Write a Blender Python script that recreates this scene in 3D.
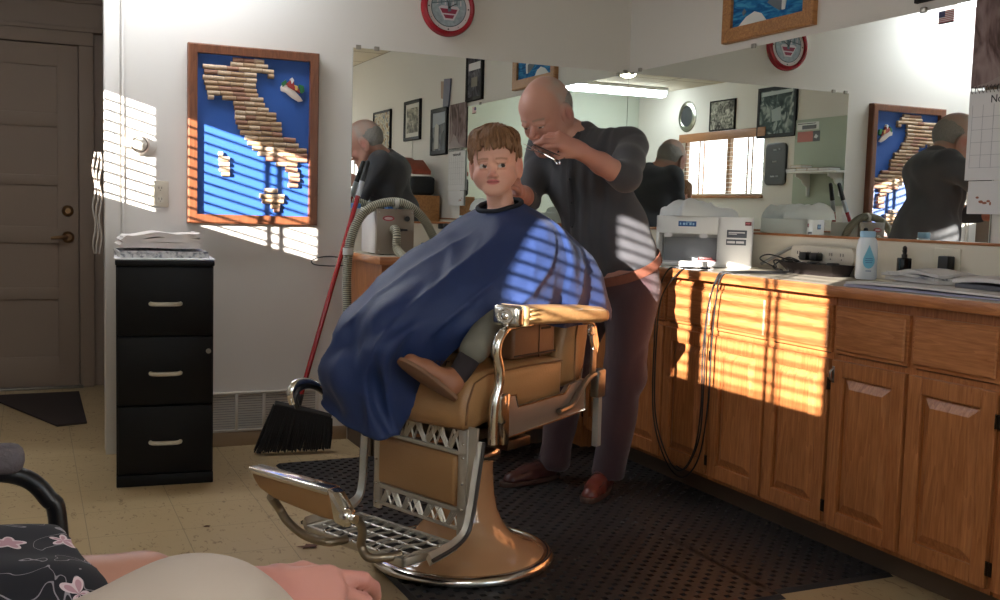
import bpy, bmesh, math, random
import numpy as np
from mathutils import Vector, Matrix, Euler
for o in list(bpy.data.objects): bpy.data.objects.remove(o)
SC = bpy.context.scene
COL = SC.collection
PI = math.pi

# ---------------------------------------------------------------- camera
def setup_camera():
    C = Vector((-2.9138, -4.8671, 1.12)); y, p, r = -0.4240, -0.0842, 0.0279; f = 1044.68
    fw = Vector((-math.sin(y)*math.cos(p), math.cos(y)*math.cos(p), math.sin(p)))
    rt = Vector((math.cos(y), math.sin(y), 0)); up = rt.cross(fw)
    rt2 = rt*math.cos(r)+up*math.sin(r); up2 = -rt*math.sin(r)+up*math.cos(r)
    M = Matrix((rt2, up2, -fw)).transposed().to_4x4(); M.translation = C
    cd = bpy.data.cameras.new('camera'); co = bpy.data.objects.new('camera', cd); COL.objects.link(co)
    co.matrix_world = M; cd.sensor_width = 36; cd.lens = f*36/1000; cd.clip_start = .02
    SC.camera = co
setup_camera()

# ---------------------------------------------------------------- world, sun, exposure
SUN_DIR = Vector((1.0, .83, -.29)).normalized()
w = bpy.data.worlds.new('daylight'); SC.world = w; w.use_nodes = True
nt = w.node_tree; bg = nt.nodes['Background']
tc = nt.nodes.new('ShaderNodeTexCoord'); sx = nt.nodes.new('ShaderNodeSeparateXYZ'); rp = nt.nodes.new('ShaderNodeValToRGB')
nt.links.new(tc.outputs['Generated'], sx.inputs[0]); nt.links.new(sx.outputs['Z'], rp.inputs[0]); nt.links.new(rp.outputs[0], bg.inputs[0])
e = rp.color_ramp.elements; e[0].position = 0.0; e[0].color = (.62, .58, .52, 1); e[1].position = .45; e[1].color = (.55, .75, 1.0, 1)
m_ = rp.color_ramp.elements.new(.06); m_.color = (.85, .93, 1, 1)
bg.inputs[1].default_value = 1.9
sl = bpy.data.lights.new('sun', 'SUN'); sl.energy = 12.5; sl.angle = math.radians(.32); sl.color = (1, .93, .86)
so = bpy.data.objects.new('sun', sl); COL.objects.link(so); so.rotation_euler = SUN_DIR.to_track_quat('-Z', 'Y').to_euler(); so.location = (-6, -5, 4)
SC.view_settings.view_transform = 'Standard'; SC.view_settings.look = 'None'; SC.view_settings.gamma = 1
SC.view_settings.use_curve_mapping = False; SC.view_settings.exposure = 1.55

# ---------------------------------------------------------------- materials
def srgb(c):
    return tuple(((v/255)/12.92 if v/255 <= .04045 else ((v/255+.055)/1.055)**2.4) for v in c)+(1,)
MATS = {}
def mat(name, rgb, rough=.5, metal=0., spec=.5, bump=0., bscale=60., vary=0., vscale=8., sheen=0., emit=0., coat=0., trans=0., stretch=(1,1,1), sss=0.):
    if name in MATS: return MATS[name]
    m = bpy.data.materials.new(name); m.use_nodes = True; n = m.node_tree.nodes; l = m.node_tree.links
    b = n['Principled BSDF']; col = srgb(rgb)
    b.inputs['Base Color'].default_value = col; b.inputs['Roughness'].default_value = rough; b.inputs['Metallic'].default_value = metal
    b.inputs['Specular IOR Level'].default_value = spec; b.inputs['Coat Weight'].default_value = coat; b.inputs['Sheen Weight'].default_value = sheen
    b.inputs['Transmission Weight'].default_value = trans
    if sss: b.inputs['Subsurface Weight'].default_value = sss; b.inputs['Subsurface Radius'].default_value = (.012, .005, .003); b.inputs['Subsurface Scale'].default_value = 1
    if emit: b.inputs['Emission Color'].default_value = col; b.inputs['Emission Strength'].default_value = emit
    tc = mp = None
    if bump or vary:
        tc = n.new('ShaderNodeTexCoord'); mp = n.new('ShaderNodeMapping'); mp.inputs['Scale'].default_value = stretch; l.new(tc.outputs['Object'], mp.inputs[0])
    if vary:
        nz = n.new('ShaderNodeTexNoise'); nz.inputs['Scale'].default_value = vscale; nz.inputs['Detail'].default_value = 5; l.new(mp.outputs[0], nz.inputs['Vector'])
        mx = n.new('ShaderNodeMix'); mx.data_type = 'RGBA'; l.new(nz.outputs[0], mx.inputs[0])
        mx.inputs[6].default_value = tuple(c*(1-vary) for c in col[:3])+(1,); mx.inputs[7].default_value = tuple(min(1, c*(1+vary)) for c in col[:3])+(1,)
        l.new(mx.outputs[2], b.inputs['Base Color'])
    if bump:
        nz = n.new('ShaderNodeTexNoise'); nz.inputs['Scale'].default_value = bscale; nz.inputs['Detail'].default_value = 4; l.new(mp.outputs[0], nz.inputs['Vector'])
        bp = n.new('ShaderNodeBump'); bp.inputs['Strength'].default_value = bump; bp.inputs['Distance'].default_value = .01; l.new(nz.outputs[0], bp.inputs['Height']); l.new(bp.outputs[0], b.inputs['Normal'])
    MATS[name] = m; return m
def nodes(m): return m.node_tree.nodes, m.node_tree.links, m.node_tree.nodes['Principled BSDF']

def wood(name, c1, c2, axis='z', scale=1., rough=.4, ring=14, dist=6.):
    m = mat(name, c1, rough); n, l, b = nodes(m)
    tc = n.new('ShaderNodeTexCoord'); mp = n.new('ShaderNodeMapping'); l.new(tc.outputs['Object'], mp.inputs[0])
    s = {'x': (.6, 7, 7), 'y': (7, .6, 7), 'z': (7, 7, .6)}[axis]; mp.inputs['Scale'].default_value = tuple(v*scale for v in s)
    n1 = n.new('ShaderNodeTexNoise'); n1.inputs['Scale'].default_value = 1.6; n1.inputs['Detail'].default_value = 3; n1.inputs['Distortion'].default_value = .6; l.new(mp.outputs[0], n1.inputs['Vector'])
    mu = n.new('ShaderNodeMath'); mu.operation = 'MULTIPLY'; mu.inputs[1].default_value = ring*.6; l.new(n1.outputs[0], mu.inputs[0])
    fr = n.new('ShaderNodeMath'); fr.operation = 'FRACT'; l.new(mu.outputs[0], fr.inputs[0])
    n2 = n.new('ShaderNodeTexNoise'); n2.inputs['Scale'].default_value = 22; n2.inputs['Detail'].default_value = 4; l.new(mp.outputs[0], n2.inputs['Vector'])
    ad = n.new('ShaderNodeMath'); ad.operation = 'MULTIPLY_ADD'; l.new(fr.outputs[0], ad.inputs[0]); ad.inputs[1].default_value = .30; l.new(n2.outputs[0], ad.inputs[2])
    rp = n.new('ShaderNodeValToRGB'); l.new(ad.outputs[0], rp.inputs[0]); rp.color_ramp.elements[0].position = .35; rp.color_ramp.elements[0].color = srgb(c1)
    rp.color_ramp.elements[1].position = 1.0; rp.color_ramp.elements[1].color = srgb(c2); l.new(rp.outputs[0], b.inputs['Base Color'])
    bp = n.new('ShaderNodeBump'); bp.inputs['Strength'].default_value = .15; bp.inputs['Distance'].default_value = .004; l.new(ad.outputs[0], bp.inputs['Height']); l.new(bp.outputs[0], b.inputs['Normal'])
    return m
def vcol(name, rough=.5, sss=0., bump=0., bscale=200, spec=.4):
    m = mat(name, (200, 200, 200), rough, spec=spec, bump=bump, bscale=bscale, sss=sss); n, l, b = nodes(m)
    a = n.new('ShaderNodeAttribute'); a.attribute_name = 'tint'; l.new(a.outputs['Color'], b.inputs['Base Color']); return m

WALL = mat('painted_wall', (214, 210, 203), .85, bump=.04, bscale=350)
CREAM = mat('cream_laminate', (222, 214, 196), .45)
CHROME = mat('chrome', (225, 222, 215), .16, 1., bump=.03, bscale=25)
STEEL = mat('worn_steel', (150, 146, 138), .35, 1., bump=.1, bscale=60, vary=.25, vscale=30)
DARKSTEEL = mat('tarnished_metal', (105, 95, 84), .35, 1., bump=.1, bscale=60, vary=.3, vscale=30)
TANLEATHER = mat('tan_vinyl', (158, 118, 76), .42, bump=.12, bscale=180, vary=.06, vscale=6)
TANPAINT = mat('tan_enamel', (184, 142, 104), .12, coat=.6, spec=.6)
BLACK = mat('black_plastic', (20, 20, 21), .4)
BLACKPAINT = mat('black_painted_steel', (7, 7, 8), .5, spec=.25, bump=.03, bscale=200)
RUBBER = mat('black_rubber', (40, 38, 38), .5, bump=.1, bscale=120)
WHITE = mat('white_plastic', (225, 225, 222), .35)
PAPER = mat('white_paper', (216, 214, 214), .8)
OAK = wood('oak', (148, 88, 46), (190, 126, 76), 'z', rough=.35)
OAKH = wood('oak_cross_grain', (148, 88, 46), (192, 128, 78), 'y', rough=.35)
OAKX = wood('oak_cross_grain_x', (148, 88, 46), (192, 128, 78), 'x', rough=.35)
FRAMEWOOD = wood('frame_wood', (96, 52, 30), (132, 78, 48), 'z', rough=.4)
HONEY = wood('honey_wood', (140, 92, 50), (190, 136, 82), 'y', rough=.4)
TAUPE = mat('taupe_paint', (146, 128, 112), .6, bump=.04, bscale=90)
MIRROR = mat('mirror_glass', (238, 244, 240), .0, 1.)
nodes(MIRROR)[2].inputs['Base Color'].default_value = (.86, .90, .87, 1)

# ---------------------------------------------------------------- mesh builder
class MB:
    def __init__(s): s.v = []; s.f = []; s.m = []
    def add(s, v, f, mi=0, M=None):
        o = len(s.v)
        if M is not None: v = [tuple(M @ Vector(p)) for p in v]
        s.v += [tuple(p) for p in v]; s.f += [tuple(i+o for i in q) for q in f]; s.m += [mi]*len(f); return s
    def bm(s, bm, mi=0, M=None):
        bm.verts.index_update(); v = [tuple(x.co) for x in bm.verts]; f = [[x.index for x in q.verts] for q in bm.faces]; bm.free(); return s.add(v, f, mi, M)
    def box(s, a, b, bev=0., mi=0, M=None, seg=2):
        a, b = Vector(a), Vector(b); lo = Vector([min(a[i], b[i]) for i in range(3)]); hi = Vector([max(a[i], b[i]) for i in range(3)])
        bm = bmesh.new(); bmesh.ops.create_cube(bm, size=1); c = (lo+hi)/2; d = hi-lo
        for x in bm.verts: x.co = Vector((x.co[i]*d[i]+c[i] for i in range(3)))
        if bev: bmesh.ops.bevel(bm, geom=bm.edges[:], offset=min(bev, min(d)*.49), segments=seg, profile=.5, affect='EDGES')
        return s.bm(bm, mi, M)
    def cyl(s, p0, p1, r0, r1=None, n=16, mi=0, cap=True):
        return s.tube([p0, p1], [r0, r0 if r1 is None else r1], n, mi, cap)
    def tube(s, pts, r, n=10, mi=0, cap=True, flat=1., up=None):
        P = [Vector(p) for p in pts]; R = [r]*len(P) if not hasattr(r, '__len__') else r; v = []; f = []; prev = None
        for i, p in enumerate(P):
            t = (P[min(i+1, len(P)-1)]-P[max(i-1, 0)]).normalized()
            if prev is None:
                u = Vector(up) if up else (Vector((0, 0, 1)) if abs(t.z) < .9 else Vector((1, 0, 0)))
                a = (u-t*u.dot(t)).normalized()
            else: a = (prev-t*prev.dot(t)).normalized()
            prev = a; b = t.cross(a)
            for k in range(n):
                g = 2*PI*k/n; v.append(p+a*math.cos(g)*R[i]*flat+b*math.sin(g)*R[i])
        for i in range(len(P)-1):
            for k in range(n): f.append((i*n+k, i*n+(k+1) % n, (i+1)*n+(k+1) % n, (i+1)*n+k))
        if cap: f.append(tuple(range(n))[::-1]); f.append(tuple(range((len(P)-1)*n, len(P)*n)))
        return s.add(v, f, mi)
    def lathe(s, prof, c=(0, 0, 0), n=48, mi=0, axis='z', M=None, close=False):
        v = []; f = []; k = len(prof)
        for i in range(n):
            g = 2*PI*i/n
            for (r, z) in prof:
                p = (r*math.cos(g), r*math.sin(g), z)
                if axis == 'y': p = (r*math.cos(g), z, r*math.sin(g))
                if axis == 'x': p = (z, r*math.cos(g), r*math.sin(g))
                v.append((p[0]+c[0], p[1]+c[1], p[2]+c[2]))
        for i in range(n):
            j = (i+1) % n
            for q in range(k-1): f.append((i*k+q, j*k+q, j*k+q+1, i*k+q+1))
            if close: f.append((i*k+k-1, j*k+k-1, j*k, i*k))
        return s.add(v, f, mi, M)
    def prism(s, poly, d0, d1, plane='xy', mi=0, M=None, bev=0.):
        def P(u, w, d): return {'xy': (u, w, d), 'xz': (u, d, w), 'yz': (d, u, w)}[plane]
        bm = bmesh.new(); vs = [bm.verts.new(P(u, w, d0)) for u, w in poly]; fc = bm.faces.new(vs)
        ex = bmesh.ops.extrude_face_region(bm, geom=[fc]); dv = Vector(P(0, 0, d1-d0))
        bmesh.ops.translate(bm, vec=dv, verts=[g for g in ex['geom'] if isinstance(g, bmesh.types.BMVert)])
        bmesh.ops.recalc_face_normals(bm, faces=bm.faces[:])
        if bev: bmesh.ops.bevel(bm, geom=bm.edges[:], offset=bev, segments=2, affect='EDGES', profile=.5)
        return s.bm(bm, mi, M)
    def ell(s, c, r, mi=0, n=16, M=None):
        bm = bmesh.new(); bmesh.ops.create_uvsphere(bm, u_segments=n, v_segments=max(6, n//2), radius=1)
        for x in bm.verts: x.co = Vector((x.co[i]*r[i] for i in range(3)))
        if M is not None:
            for x in bm.verts: x.co = M @ x.co
        for x in bm.verts: x.co += Vector(c)
        return s.bm(bm, mi)
    def build(s, name, mats, parent=None, smooth=35, M=None):
        me = bpy.data.meshes.new(name); me.from_pydata([tuple(p) for p in s.v], [], s.f)
        mats = mats if isinstance(mats, (list, tuple)) else [mats]
        for m in mats: me.materials.append(m)
        me.polygons.foreach_set('material_index', s.m); me.update()
        bm = bmesh.new(); bm.from_mesh(me); bmesh.ops.recalc_face_normals(bm, faces=bm.faces[:]); bm.to_mesh(me); bm.free()
        if smooth:
            me.polygons.foreach_set('use_smooth', [True]*len(me.polygons)); me.set_sharp_from_angle(angle=math.radians(smooth))
        o = bpy.data.objects.new(name, me); COL.objects.link(o)
        if parent is not None: o.parent = parent
        if M is not None: o.matrix_local = M
        return o

def tag(o, label=None, cat=None, group=None, kind=None):
    if label: o['label'] = label
    if cat: o['category'] = cat
    if group: o['group'] = group
    if kind: o['kind'] = kind
    return o
def thing(name, label, cat, loc=(0, 0, 0), rz=0., group=None):
    o = bpy.data.objects.new(name, None); COL.objects.link(o); o.location = loc; o.rotation_euler = (0, 0, rz); o.empty_display_size = .05
    return tag(o, label, cat, group)
def copy_tree(o, parent=None):
    c = o.copy(); COL.objects.link(c)
    if parent is not None: c.parent = parent
    for ch in list(o.children): copy_tree(ch, c)
    return c
def struct(name, mb, m, parent=None, smooth=35):
    o = mb.build(name, m, parent, smooth); tag(o, kind='structure'); return o
def rounded(cx, cy, w, h, r, n=5):
    out = []
    for (sx, sy, a0) in ((1, 1, 0), (-1, 1, 90), (-1, -1, 180), (1, -1, 270)):
        for k in range(n+1):
            a = math.radians(a0+90*k/n); out.append((cx+sx*(w/2-r)+r*math.cos(a), cy+sy*(h/2-r)+r*math.sin(a)))
    return out
def catmull(pts, n=6, closed=False):
    P = [np.array(p, float) for p in pts]; out = []; N = len(P)
    for i in range(N if closed else N-1):
        g = lambda k: P[k % N] if closed else P[max(0, min(N-1, k))]
        a, b, c, d = g(i-1), g(i), g(i+1), g(i+2)
        for k in range(n):
            t = k/n; out.append(.5*((2*b)+(-a+c)*t+(2*a-5*b+4*c-d)*t*t+(-a+3*b-3*c+d)*t**3))
    if not closed: out.append(P[-1])
    return [tuple(float(x) for x in q) for q in out]
def text(name, body, size, M, m, parent=None, ext=.0006, align='CENTER'):
    cu = bpy.data.curves.new(name, 'FONT'); cu.body = body; cu.size = size; cu.extrude = ext; cu.align_x = align; cu.align_y = 'CENTER'
    t = bpy.data.objects.new(name, cu); COL.objects.link(t); dg = bpy.context.evaluated_depsgraph_get()
    me = bpy.data.meshes.new_from_object(t.evaluated_get(dg)); bpy.data.objects.remove(t)
    me.materials.clear(); me.materials.append(m); o = bpy.data.objects.new(name, me); COL.objects.link(o)
    if parent is not None: o.parent = parent
    o.matrix_local = M; return o

# ---------------------------------------------------------------- smooth implicit bodies
def smin(a, b, k):
    h = np.clip(.5+.5*(b-a)/k, 0, 1); return b*(1-h)+a*h-k*h*(1-h)
class SDF:
    """list of primitives in one smooth union, polygonised with surface nets"""
    def __init__(s): s.p = []
    def cap(s, a, b, ra, rb=None, k=.02, sub=False): s.p.append(('c', np.array(a, float), np.array(b, float), ra, ra if rb is None else rb, k, sub)); return s
    def chain(s, pts, rs, k=.02):
        for i in range(len(pts)-1): s.cap(pts[i], pts[i+1], rs[i], rs[i+1], k)
        return s
    def ell(s, c, r, k=.02, R=None, sub=False): s.p.append(('e', np.array(c, float), np.array(r, float), None if R is None else np.array(R, float), None, k, sub)); return s
    def xform(s, M):
        """apply a rigid 4x4 to all primitives"""
        M = np.array(M); A = M[:3, :3]; t = M[:3, 3]; q = []
        for p in s.p:
            if p[0] == 'c': q.append(('c', A@p[1]+t, A@p[2]+t)+p[3:])
            else: q.append(('e', A@p[1]+t, p[2], A if p[3] is None else A@p[3])+p[4:])
        s.p = q; return s
    def join(s, o): s.p += o.p; return s
    def ev(s, X):
        d = None
        for t, a, b, ra, rb, k, sub in s.p:
            if t == 'c':
                ab = b-a; h = np.clip(((X-a)@ab)/max(ab@ab, 1e-12), 0, 1); q = np.linalg.norm(X-a-h[:, None]*ab, axis=1)-(ra+(rb-ra)*h)
            else:
                Y = X-a
                if ra is not None: Y = Y@ra
                k0 = np.linalg.norm(Y/b, axis=1); k1 = np.linalg.norm(Y/(b*b), axis=1); q = k0*(k0-1)/np.maximum(k1, 1e-9)
            d = q if d is None else (-smin(-d, q, k) if sub else smin(d, q, k))
        return d
    def bounds(s, pad):
        lo = np.full(3, 1e9); hi = -lo
        for t, a, b, ra, rb, k, sub in s.p:
            if sub: continue
            if t == 'c':
                for p, r in ((a, ra), (b, rb)): lo = np.minimum(lo, p-r); hi = np.maximum(hi, p+r)
            else: r = b.max(); lo = np.minimum(lo, a-r); hi = np.maximum(hi, a+r)
        return lo-pad, hi+pad
    def mesh(s, h, iters=1, disp=None):
        lo, hi = s.bounds(3*h); n = np.ceil((hi-lo)/h).astype(int)+1
        ax = [lo[i]+h*np.arange(n[i]) for i in range(3)]; V = np.empty(n, np.float32)
        for i in range(n[0]):
            Y, Z = np.meshgrid(ax[1], ax[2], indexing='ij'); X = np.stack([np.full(Y.size, ax[0][i]), Y.ravel(), Z.ravel()], 1)
            d = s.ev(X)
            if disp is not None: d = d+disp(X)
            V[i] = d.reshape(n[1], n[2])
        ins = V < 0; c = np.zeros(tuple(n-1), np.int8)
        for dx in (0, 1):
            for dy in (0, 1):
                for dz in (0, 1): c += ins[dx:n[0]-1+dx, dy:n[1]-1+dy, dz:n[2]-1+dz]
        act = (c > 0) & (c < 8); idx = np.full(act.shape, -1, np.int64); idx[act] = np.arange(act.sum()); I = np.argwhere(act)
        acc = np.zeros((len(I), 3)); cnt = np.zeros(len(I))
        for d in range(3):
            for u in (0, 1):
                for w_ in (0, 1):
                    o0 = [0, 0, 0]; q = [k for k in range(3) if k != d]; o0[q[0]] = u; o0[q[1]] = w_; o1 = list(o0); o1[d] = 1
                    a = V[I[:, 0]+o0[0], I[:, 1]+o0[1], I[:, 2]+o0[2]]; b = V[I[:, 0]+o1[0], I[:, 1]+o1[1], I[:, 2]+o1[2]]
                    m = (a < 0) != (b < 0); t = np.where(m, a/np.where(a == b, 1, a-b), 0); P = np.array(o0, float)[None].repeat(len(I), 0); P[:, d] = t
                    acc[m] += P[m]; cnt[m] += 1
        P = lo+h*(I+acc/np.maximum(cnt, 1)[:, None]); F = []
        for d in range(3):
            q = [k for k in range(3) if k != d]; sl0 = [slice(None)]*3; sl1 = [slice(None)]*3; sl0[d] = slice(0, n[d]-1); sl1[d] = slice(1, n[d])
            E_ = np.argwhere(ins[tuple(sl0)] != ins[tuple(sl1)])
            E_ = E_[(E_[:, q[0]] > 0) & (E_[:, q[1]] > 0) & (E_[:, q[0]] < n[q[0]]-1) & (E_[:, q[1]] < n[q[1]]-1)]
            st = ins[tuple(sl0)][E_[:, 0], E_[:, 1], E_[:, 2]]; e0 = np.zeros(3, int); e0[q[0]] = 1; e1 = np.zeros(3, int); e1[q[1]] = 1
            g = lambda o: idx[(E_-o)[:, 0], (E_-o)[:, 1], (E_-o)[:, 2]]
            Q = np.stack([g(0*e0), g(e0), g(e0+e1), g(e1)], 1); fl = st if d != 1 else ~st; Q[~fl] = Q[~fl][:, ::-1]; F.append(Q)
        F = np.concatenate(F); return P, F
def relax(P, F, it=2, lam=.5):
    for _ in range(it):
        S = np.zeros_like(P); c = np.zeros(len(P))
        for k in range(4):
            a, b = F[:, k], F[:, (k+1) % 4]; np.add.at(S, a, P[b]); np.add.at(S, b, P[a]); np.add.at(c, a, 1); np.add.at(c, b, 1)
        P = P*(1-lam)+lam*S/np.maximum(c, 1)[:, None]
    return P
def npmesh(name, P, F, m, parent=None, tint=None, smooth=True):
    me = bpy.data.meshes.new(name); me.from_pydata(P.tolist(), [], F.tolist()); me.materials.append(m); me.update()
    bm = bmesh.new(); bm.from_mesh(me); bmesh.ops.recalc_face_normals(bm, faces=bm.faces[:]); bm.to_mesh(me); bm.free()
    me.polygons.foreach_set('use_smooth', [smooth]*len(me.polygons))
    if tint is not None:
        a = me.color_attributes.new('tint', 'FLOAT_COLOR', 'POINT'); c = np.ones((len(P), 4), np.float32); c[:, :3] = tint; a.data.foreach_set('color', c.ravel())
    o = bpy.data.objects.new(name, me); COL.objects.link(o)
    if parent is not None: o.parent = parent
    return o
def vnoise(P, seed=0, freq=10.):
    """cheap smooth pseudo noise from summed sines"""
    r = np.random.RandomState(seed); out = np.zeros(len(P))
    for i in range(7):
        d = r.normal(size=3); d /= np.linalg.norm(d); out += np.sin(P@d*freq*(.6+1.2*r.rand())+r.rand()*6.28)
    return out/3.5
def lin(c): return np.array(srgb(c)[:3])
# ================================================================ ROOM
H = 2.50; XD = -3.6; YE = -5.75; XA = -2.612; XR = -2.51; YA = 1.87
def tile_mat(name, c1, c2, speck, size, line, axes='xy', rough=.5, specks=1.):
    m = mat(name, c1, rough); n, l, b = nodes(m)
    tc = n.new('ShaderNodeTexCoord'); sp = n.new('ShaderNodeSeparateXYZ'); l.new(tc.outputs['Object'], sp.inputs[0])
    def frac(o):
        d = n.new('ShaderNodeMath'); d.operation = 'DIVIDE'; l.new(o, d.inputs[0]); d.inputs[1].default_value = size
        f = n.new('ShaderNodeMath'); f.operation = 'FRACT'; l.new(d.outputs[0], f.inputs[0])
        a = n.new('ShaderNodeMath'); a.operation = 'SUBTRACT'; l.new(f.outputs[0], a.inputs[0]); a.inputs[1].default_value = .5
        c = n.new('ShaderNodeMath'); c.operation = 'ABSOLUTE'; l.new(a.outputs[0], c.inputs[0]); return c.outputs[0]
    mxm = n.new('ShaderNodeMath'); mxm.operation = 'MAXIMUM'; l.new(frac(sp.outputs[0]), mxm.inputs[0]); l.new(frac(sp.outputs[1]), mxm.inputs[1])
    gt = n.new('ShaderNodeMath'); gt.operation = 'GREATER_THAN'; l.new(mxm.outputs[0], gt.inputs[0]); gt.inputs[1].default_value = .5-line/size
    n1 = n.new('ShaderNodeTexNoise'); n1.inputs['Scale'].default_value = 3.5; n1.inputs['Detail'].default_value = 6; l.new(tc.outputs['Object'], n1.inputs[0])
    mx = n.new('ShaderNodeMix'); mx.data_type = 'RGBA'; l.new(n1.outputs[0], mx.inputs[0]); mx.inputs[6].default_value = srgb(c1); mx.inputs[7].default_value = srgb(c2)
    mp = n.new('ShaderNodeMapping'); mp.inputs['Scale'].default_value = (1, .45, 1); mp.inputs['Rotation'].default_value = (0, 0, .6); l.new(tc.outputs['Object'], mp.inputs[0])
    n2 = n.new('ShaderNodeTexNoise'); n2.inputs['Scale'].default_value = 42*specks; n2.inputs['Detail'].default_value = 2; n2.inputs['Distortion'].default_value = 1.5; l.new(mp.outputs[0], n2.inputs[0])
    rp = n.new('ShaderNodeValToRGB'); l.new(n2.outputs[0], rp.inputs[0]); rp.color_ramp.elements[0].position = .62; rp.color_ramp.elements[0].color = (0, 0, 0, 1); rp.color_ramp.elements[1].position = .7; rp.color_ramp.elements[1].color = (.75, .75, .75, 1)
    m2 = n.new('ShaderNodeMix'); m2.data_type = 'RGBA'; l.new(rp.outputs[0], m2.inputs[0]); l.new(mx.outputs[2], m2.inputs[6]); m2.inputs[7].default_value = srgb(speck)
    m3 = n.new('ShaderNodeMix'); m3.data_type = 'RGBA'; l.new(gt.outputs[0], m3.inputs[0]); l.new(m2.outputs[2], m3.inputs[6]); m3.inputs[7].default_value = tuple(v*.45 for v in srgb(c1)[:3])+(1,)
    l.new(m3.outputs[2], b.inputs['Base Color']); return m
FLOOR = tile_mat('vinyl_floor_tile', (184, 162, 124), (164, 142, 104), (112, 84, 54), .305, .0012, rough=.42)
CEIL = tile_mat('ceiling_tile', (206, 196, 178), (196, 184, 164), (170, 154, 128), .61, .012, rough=.9, specks=2.)
GREENWALL = mat('sage_paint', (168, 178, 162), .8)

fl = MB(); fl.box((XD-.1, YE-.1, -.1), (.1, YA+.1, 0)); struct('floor', fl, FLOOR)
ce = MB(); ce.box((XD-.1, YE-.1, H), (.1, YA+.1, H+.1)); struct('ceiling', ce, CEIL)
wb = MB(); wb.box((XA, 0, 0), (.1, .12, H)); struct('wall_back', wb, WALL)
wr = MB(); wr.box((0, YE-.1, 0), (.1, 0, H)); struct('wall_right', wr, WALL)
wf = MB(); wf.box((XD-.1, YE-.1, 0), (-1.30, YE, H)); wf.box((-.22, YE-.1, 0), (0, YE, H)); wf.box((-1.30, YE-.1, 0), (-.22, YE, .85)); wf.box((-1.30, YE-.1, 2.15), (-.22, YE, H)); struct('wall_front', wf, mat('sage_wall_paint', (196, 202, 188), .85))
# left wall with two window openings
W1 = (-4.84, -3.43, 1.352, 1.955); W2 = (-1.70, -.50, 1.405, 1.925)
wl = MB(); x0, x1 = XD-.1, XD
def wallx(y0, y1, z0, z1): wl.box((x0, y0, z0), (x1, y1, z1))
wallx(YE, W1[0], 0, H); wallx(W1[0], W1[1], 0, W1[2]); wallx(W1[0], W1[1], W1[3], H)
wallx(W1[1], W2[0], 0, H); wallx(W2[0], W2[1], 0, W2[2]); wallx(W2[0], W2[1], W2[3], H); wallx(W2[1], 0, 0, H)
struct('wall_left', wl, WALL)
# entry alcove painted taupe
al = MB(); al.box((XD-.1, 0, 0), (XD, YA, H)); struct('wall_alcove_left', al, TAUPE)
ar = MB(); ar.box((XR, .12, 0), (XR+.1, YA, H)); struct('wall_alcove_right', ar, TAUPE)
ab = MB(); ab.box((XD, YA, 0), (XR+.1, YA+.1, H)); struct('wall_alcove_back', ab, TAUPE)
# trim board on the corner of the back wall
tb = MB(); tb.box((XA-.003, -.012, 0), (-2.553, 0, H), .003); struct('trim_1', tb, WALL)
tb = MB(); tb.box((-2.545, -.009, 0), (-2.535, 0, H), .002); struct('trim_2', tb, WALL)
# baseboard of tan vinyl
VB = mat('tan_vinyl_base', (158, 134, 106), .5)
bb = MB(); bb.box((-2.535, -.008, 0), (-1.518, 0, .066), .003); struct('baseboard_back', bb, VB)
# ---- door in the alcove
DX0, DX1 = -3.49, -2.648
d = MB()
Yd = YA-.045; Yp = YA-.033
d.box((DX0, Yp, .012), (DX1, YA-.002, 2.015))
for x0_, x1_ in ((DX0, DX0+.115), (DX1-.115, DX1)): d.box((x0_, Yd, .012), (x1_, Yp, 2.015), .004)
zs = [.012, .20, .48, .60, .86, .98, 1.17, 1.25, 1.50, 1.60, 1.90, 2.015]
for a, b in ((.012, .19), (.53, .60), (.86, .96), (1.20, 1.26), (1.54, 1.62), (1.89, 2.015)): d.box((DX0+.11, Yd, a), (DX1-.11, Yp, b), .004)
door = struct('door_1', d, TAUPE)
BRASS = mat('aged_brass', (150, 120, 88), .3, 1.)
h = MB(); h.lathe([(0, -.07), (.02, -.07), (.034, -.055), (.034, -.045)], (-2.708, YA, .90), axis='y', n=24); h.tube([(-2.708, YA-.09, .90), (-2.733, YA-.105, .902), (-2.803, YA-.105, .895)], [.011, .012, .009]); h.cyl((-2.708, YA-.04, .90), (-2.708, YA-.10, .90), .011)
h.build('door_handle', BRASS, door)
h = MB(); h.lathe([(0, -.075), (.016, -.075), (.019, -.068), (.032, -.06), (.034, -.045)], (-2.708, YA, 1.055), axis='y', n=24); h.build('deadbolt', BRASS, door)
t = MB()
t.box((DX1+.004, YA-.05, 0), (DX1+.085, YA-.001, 2.02), .004); t.box((XD+.001, YA-.052, 2.021), (DX1+.085, YA-.001, 2.098), .004)
t.box((XD+.001, YA-.058, 2.099), (XR-.001, YA-.001, 2.126), .004); t.box((XD+.001, YA-.02, 2.27), (XR-.001, YA-.001, 2.29), .004)
struct('door_1_casing', t, TAUPE)
t = MB(); t.box((DX0, YA-.09, 0), (DX1+.02, YA-.01, .014), .004); struct('door_1_threshold', t, STEEL)

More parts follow.
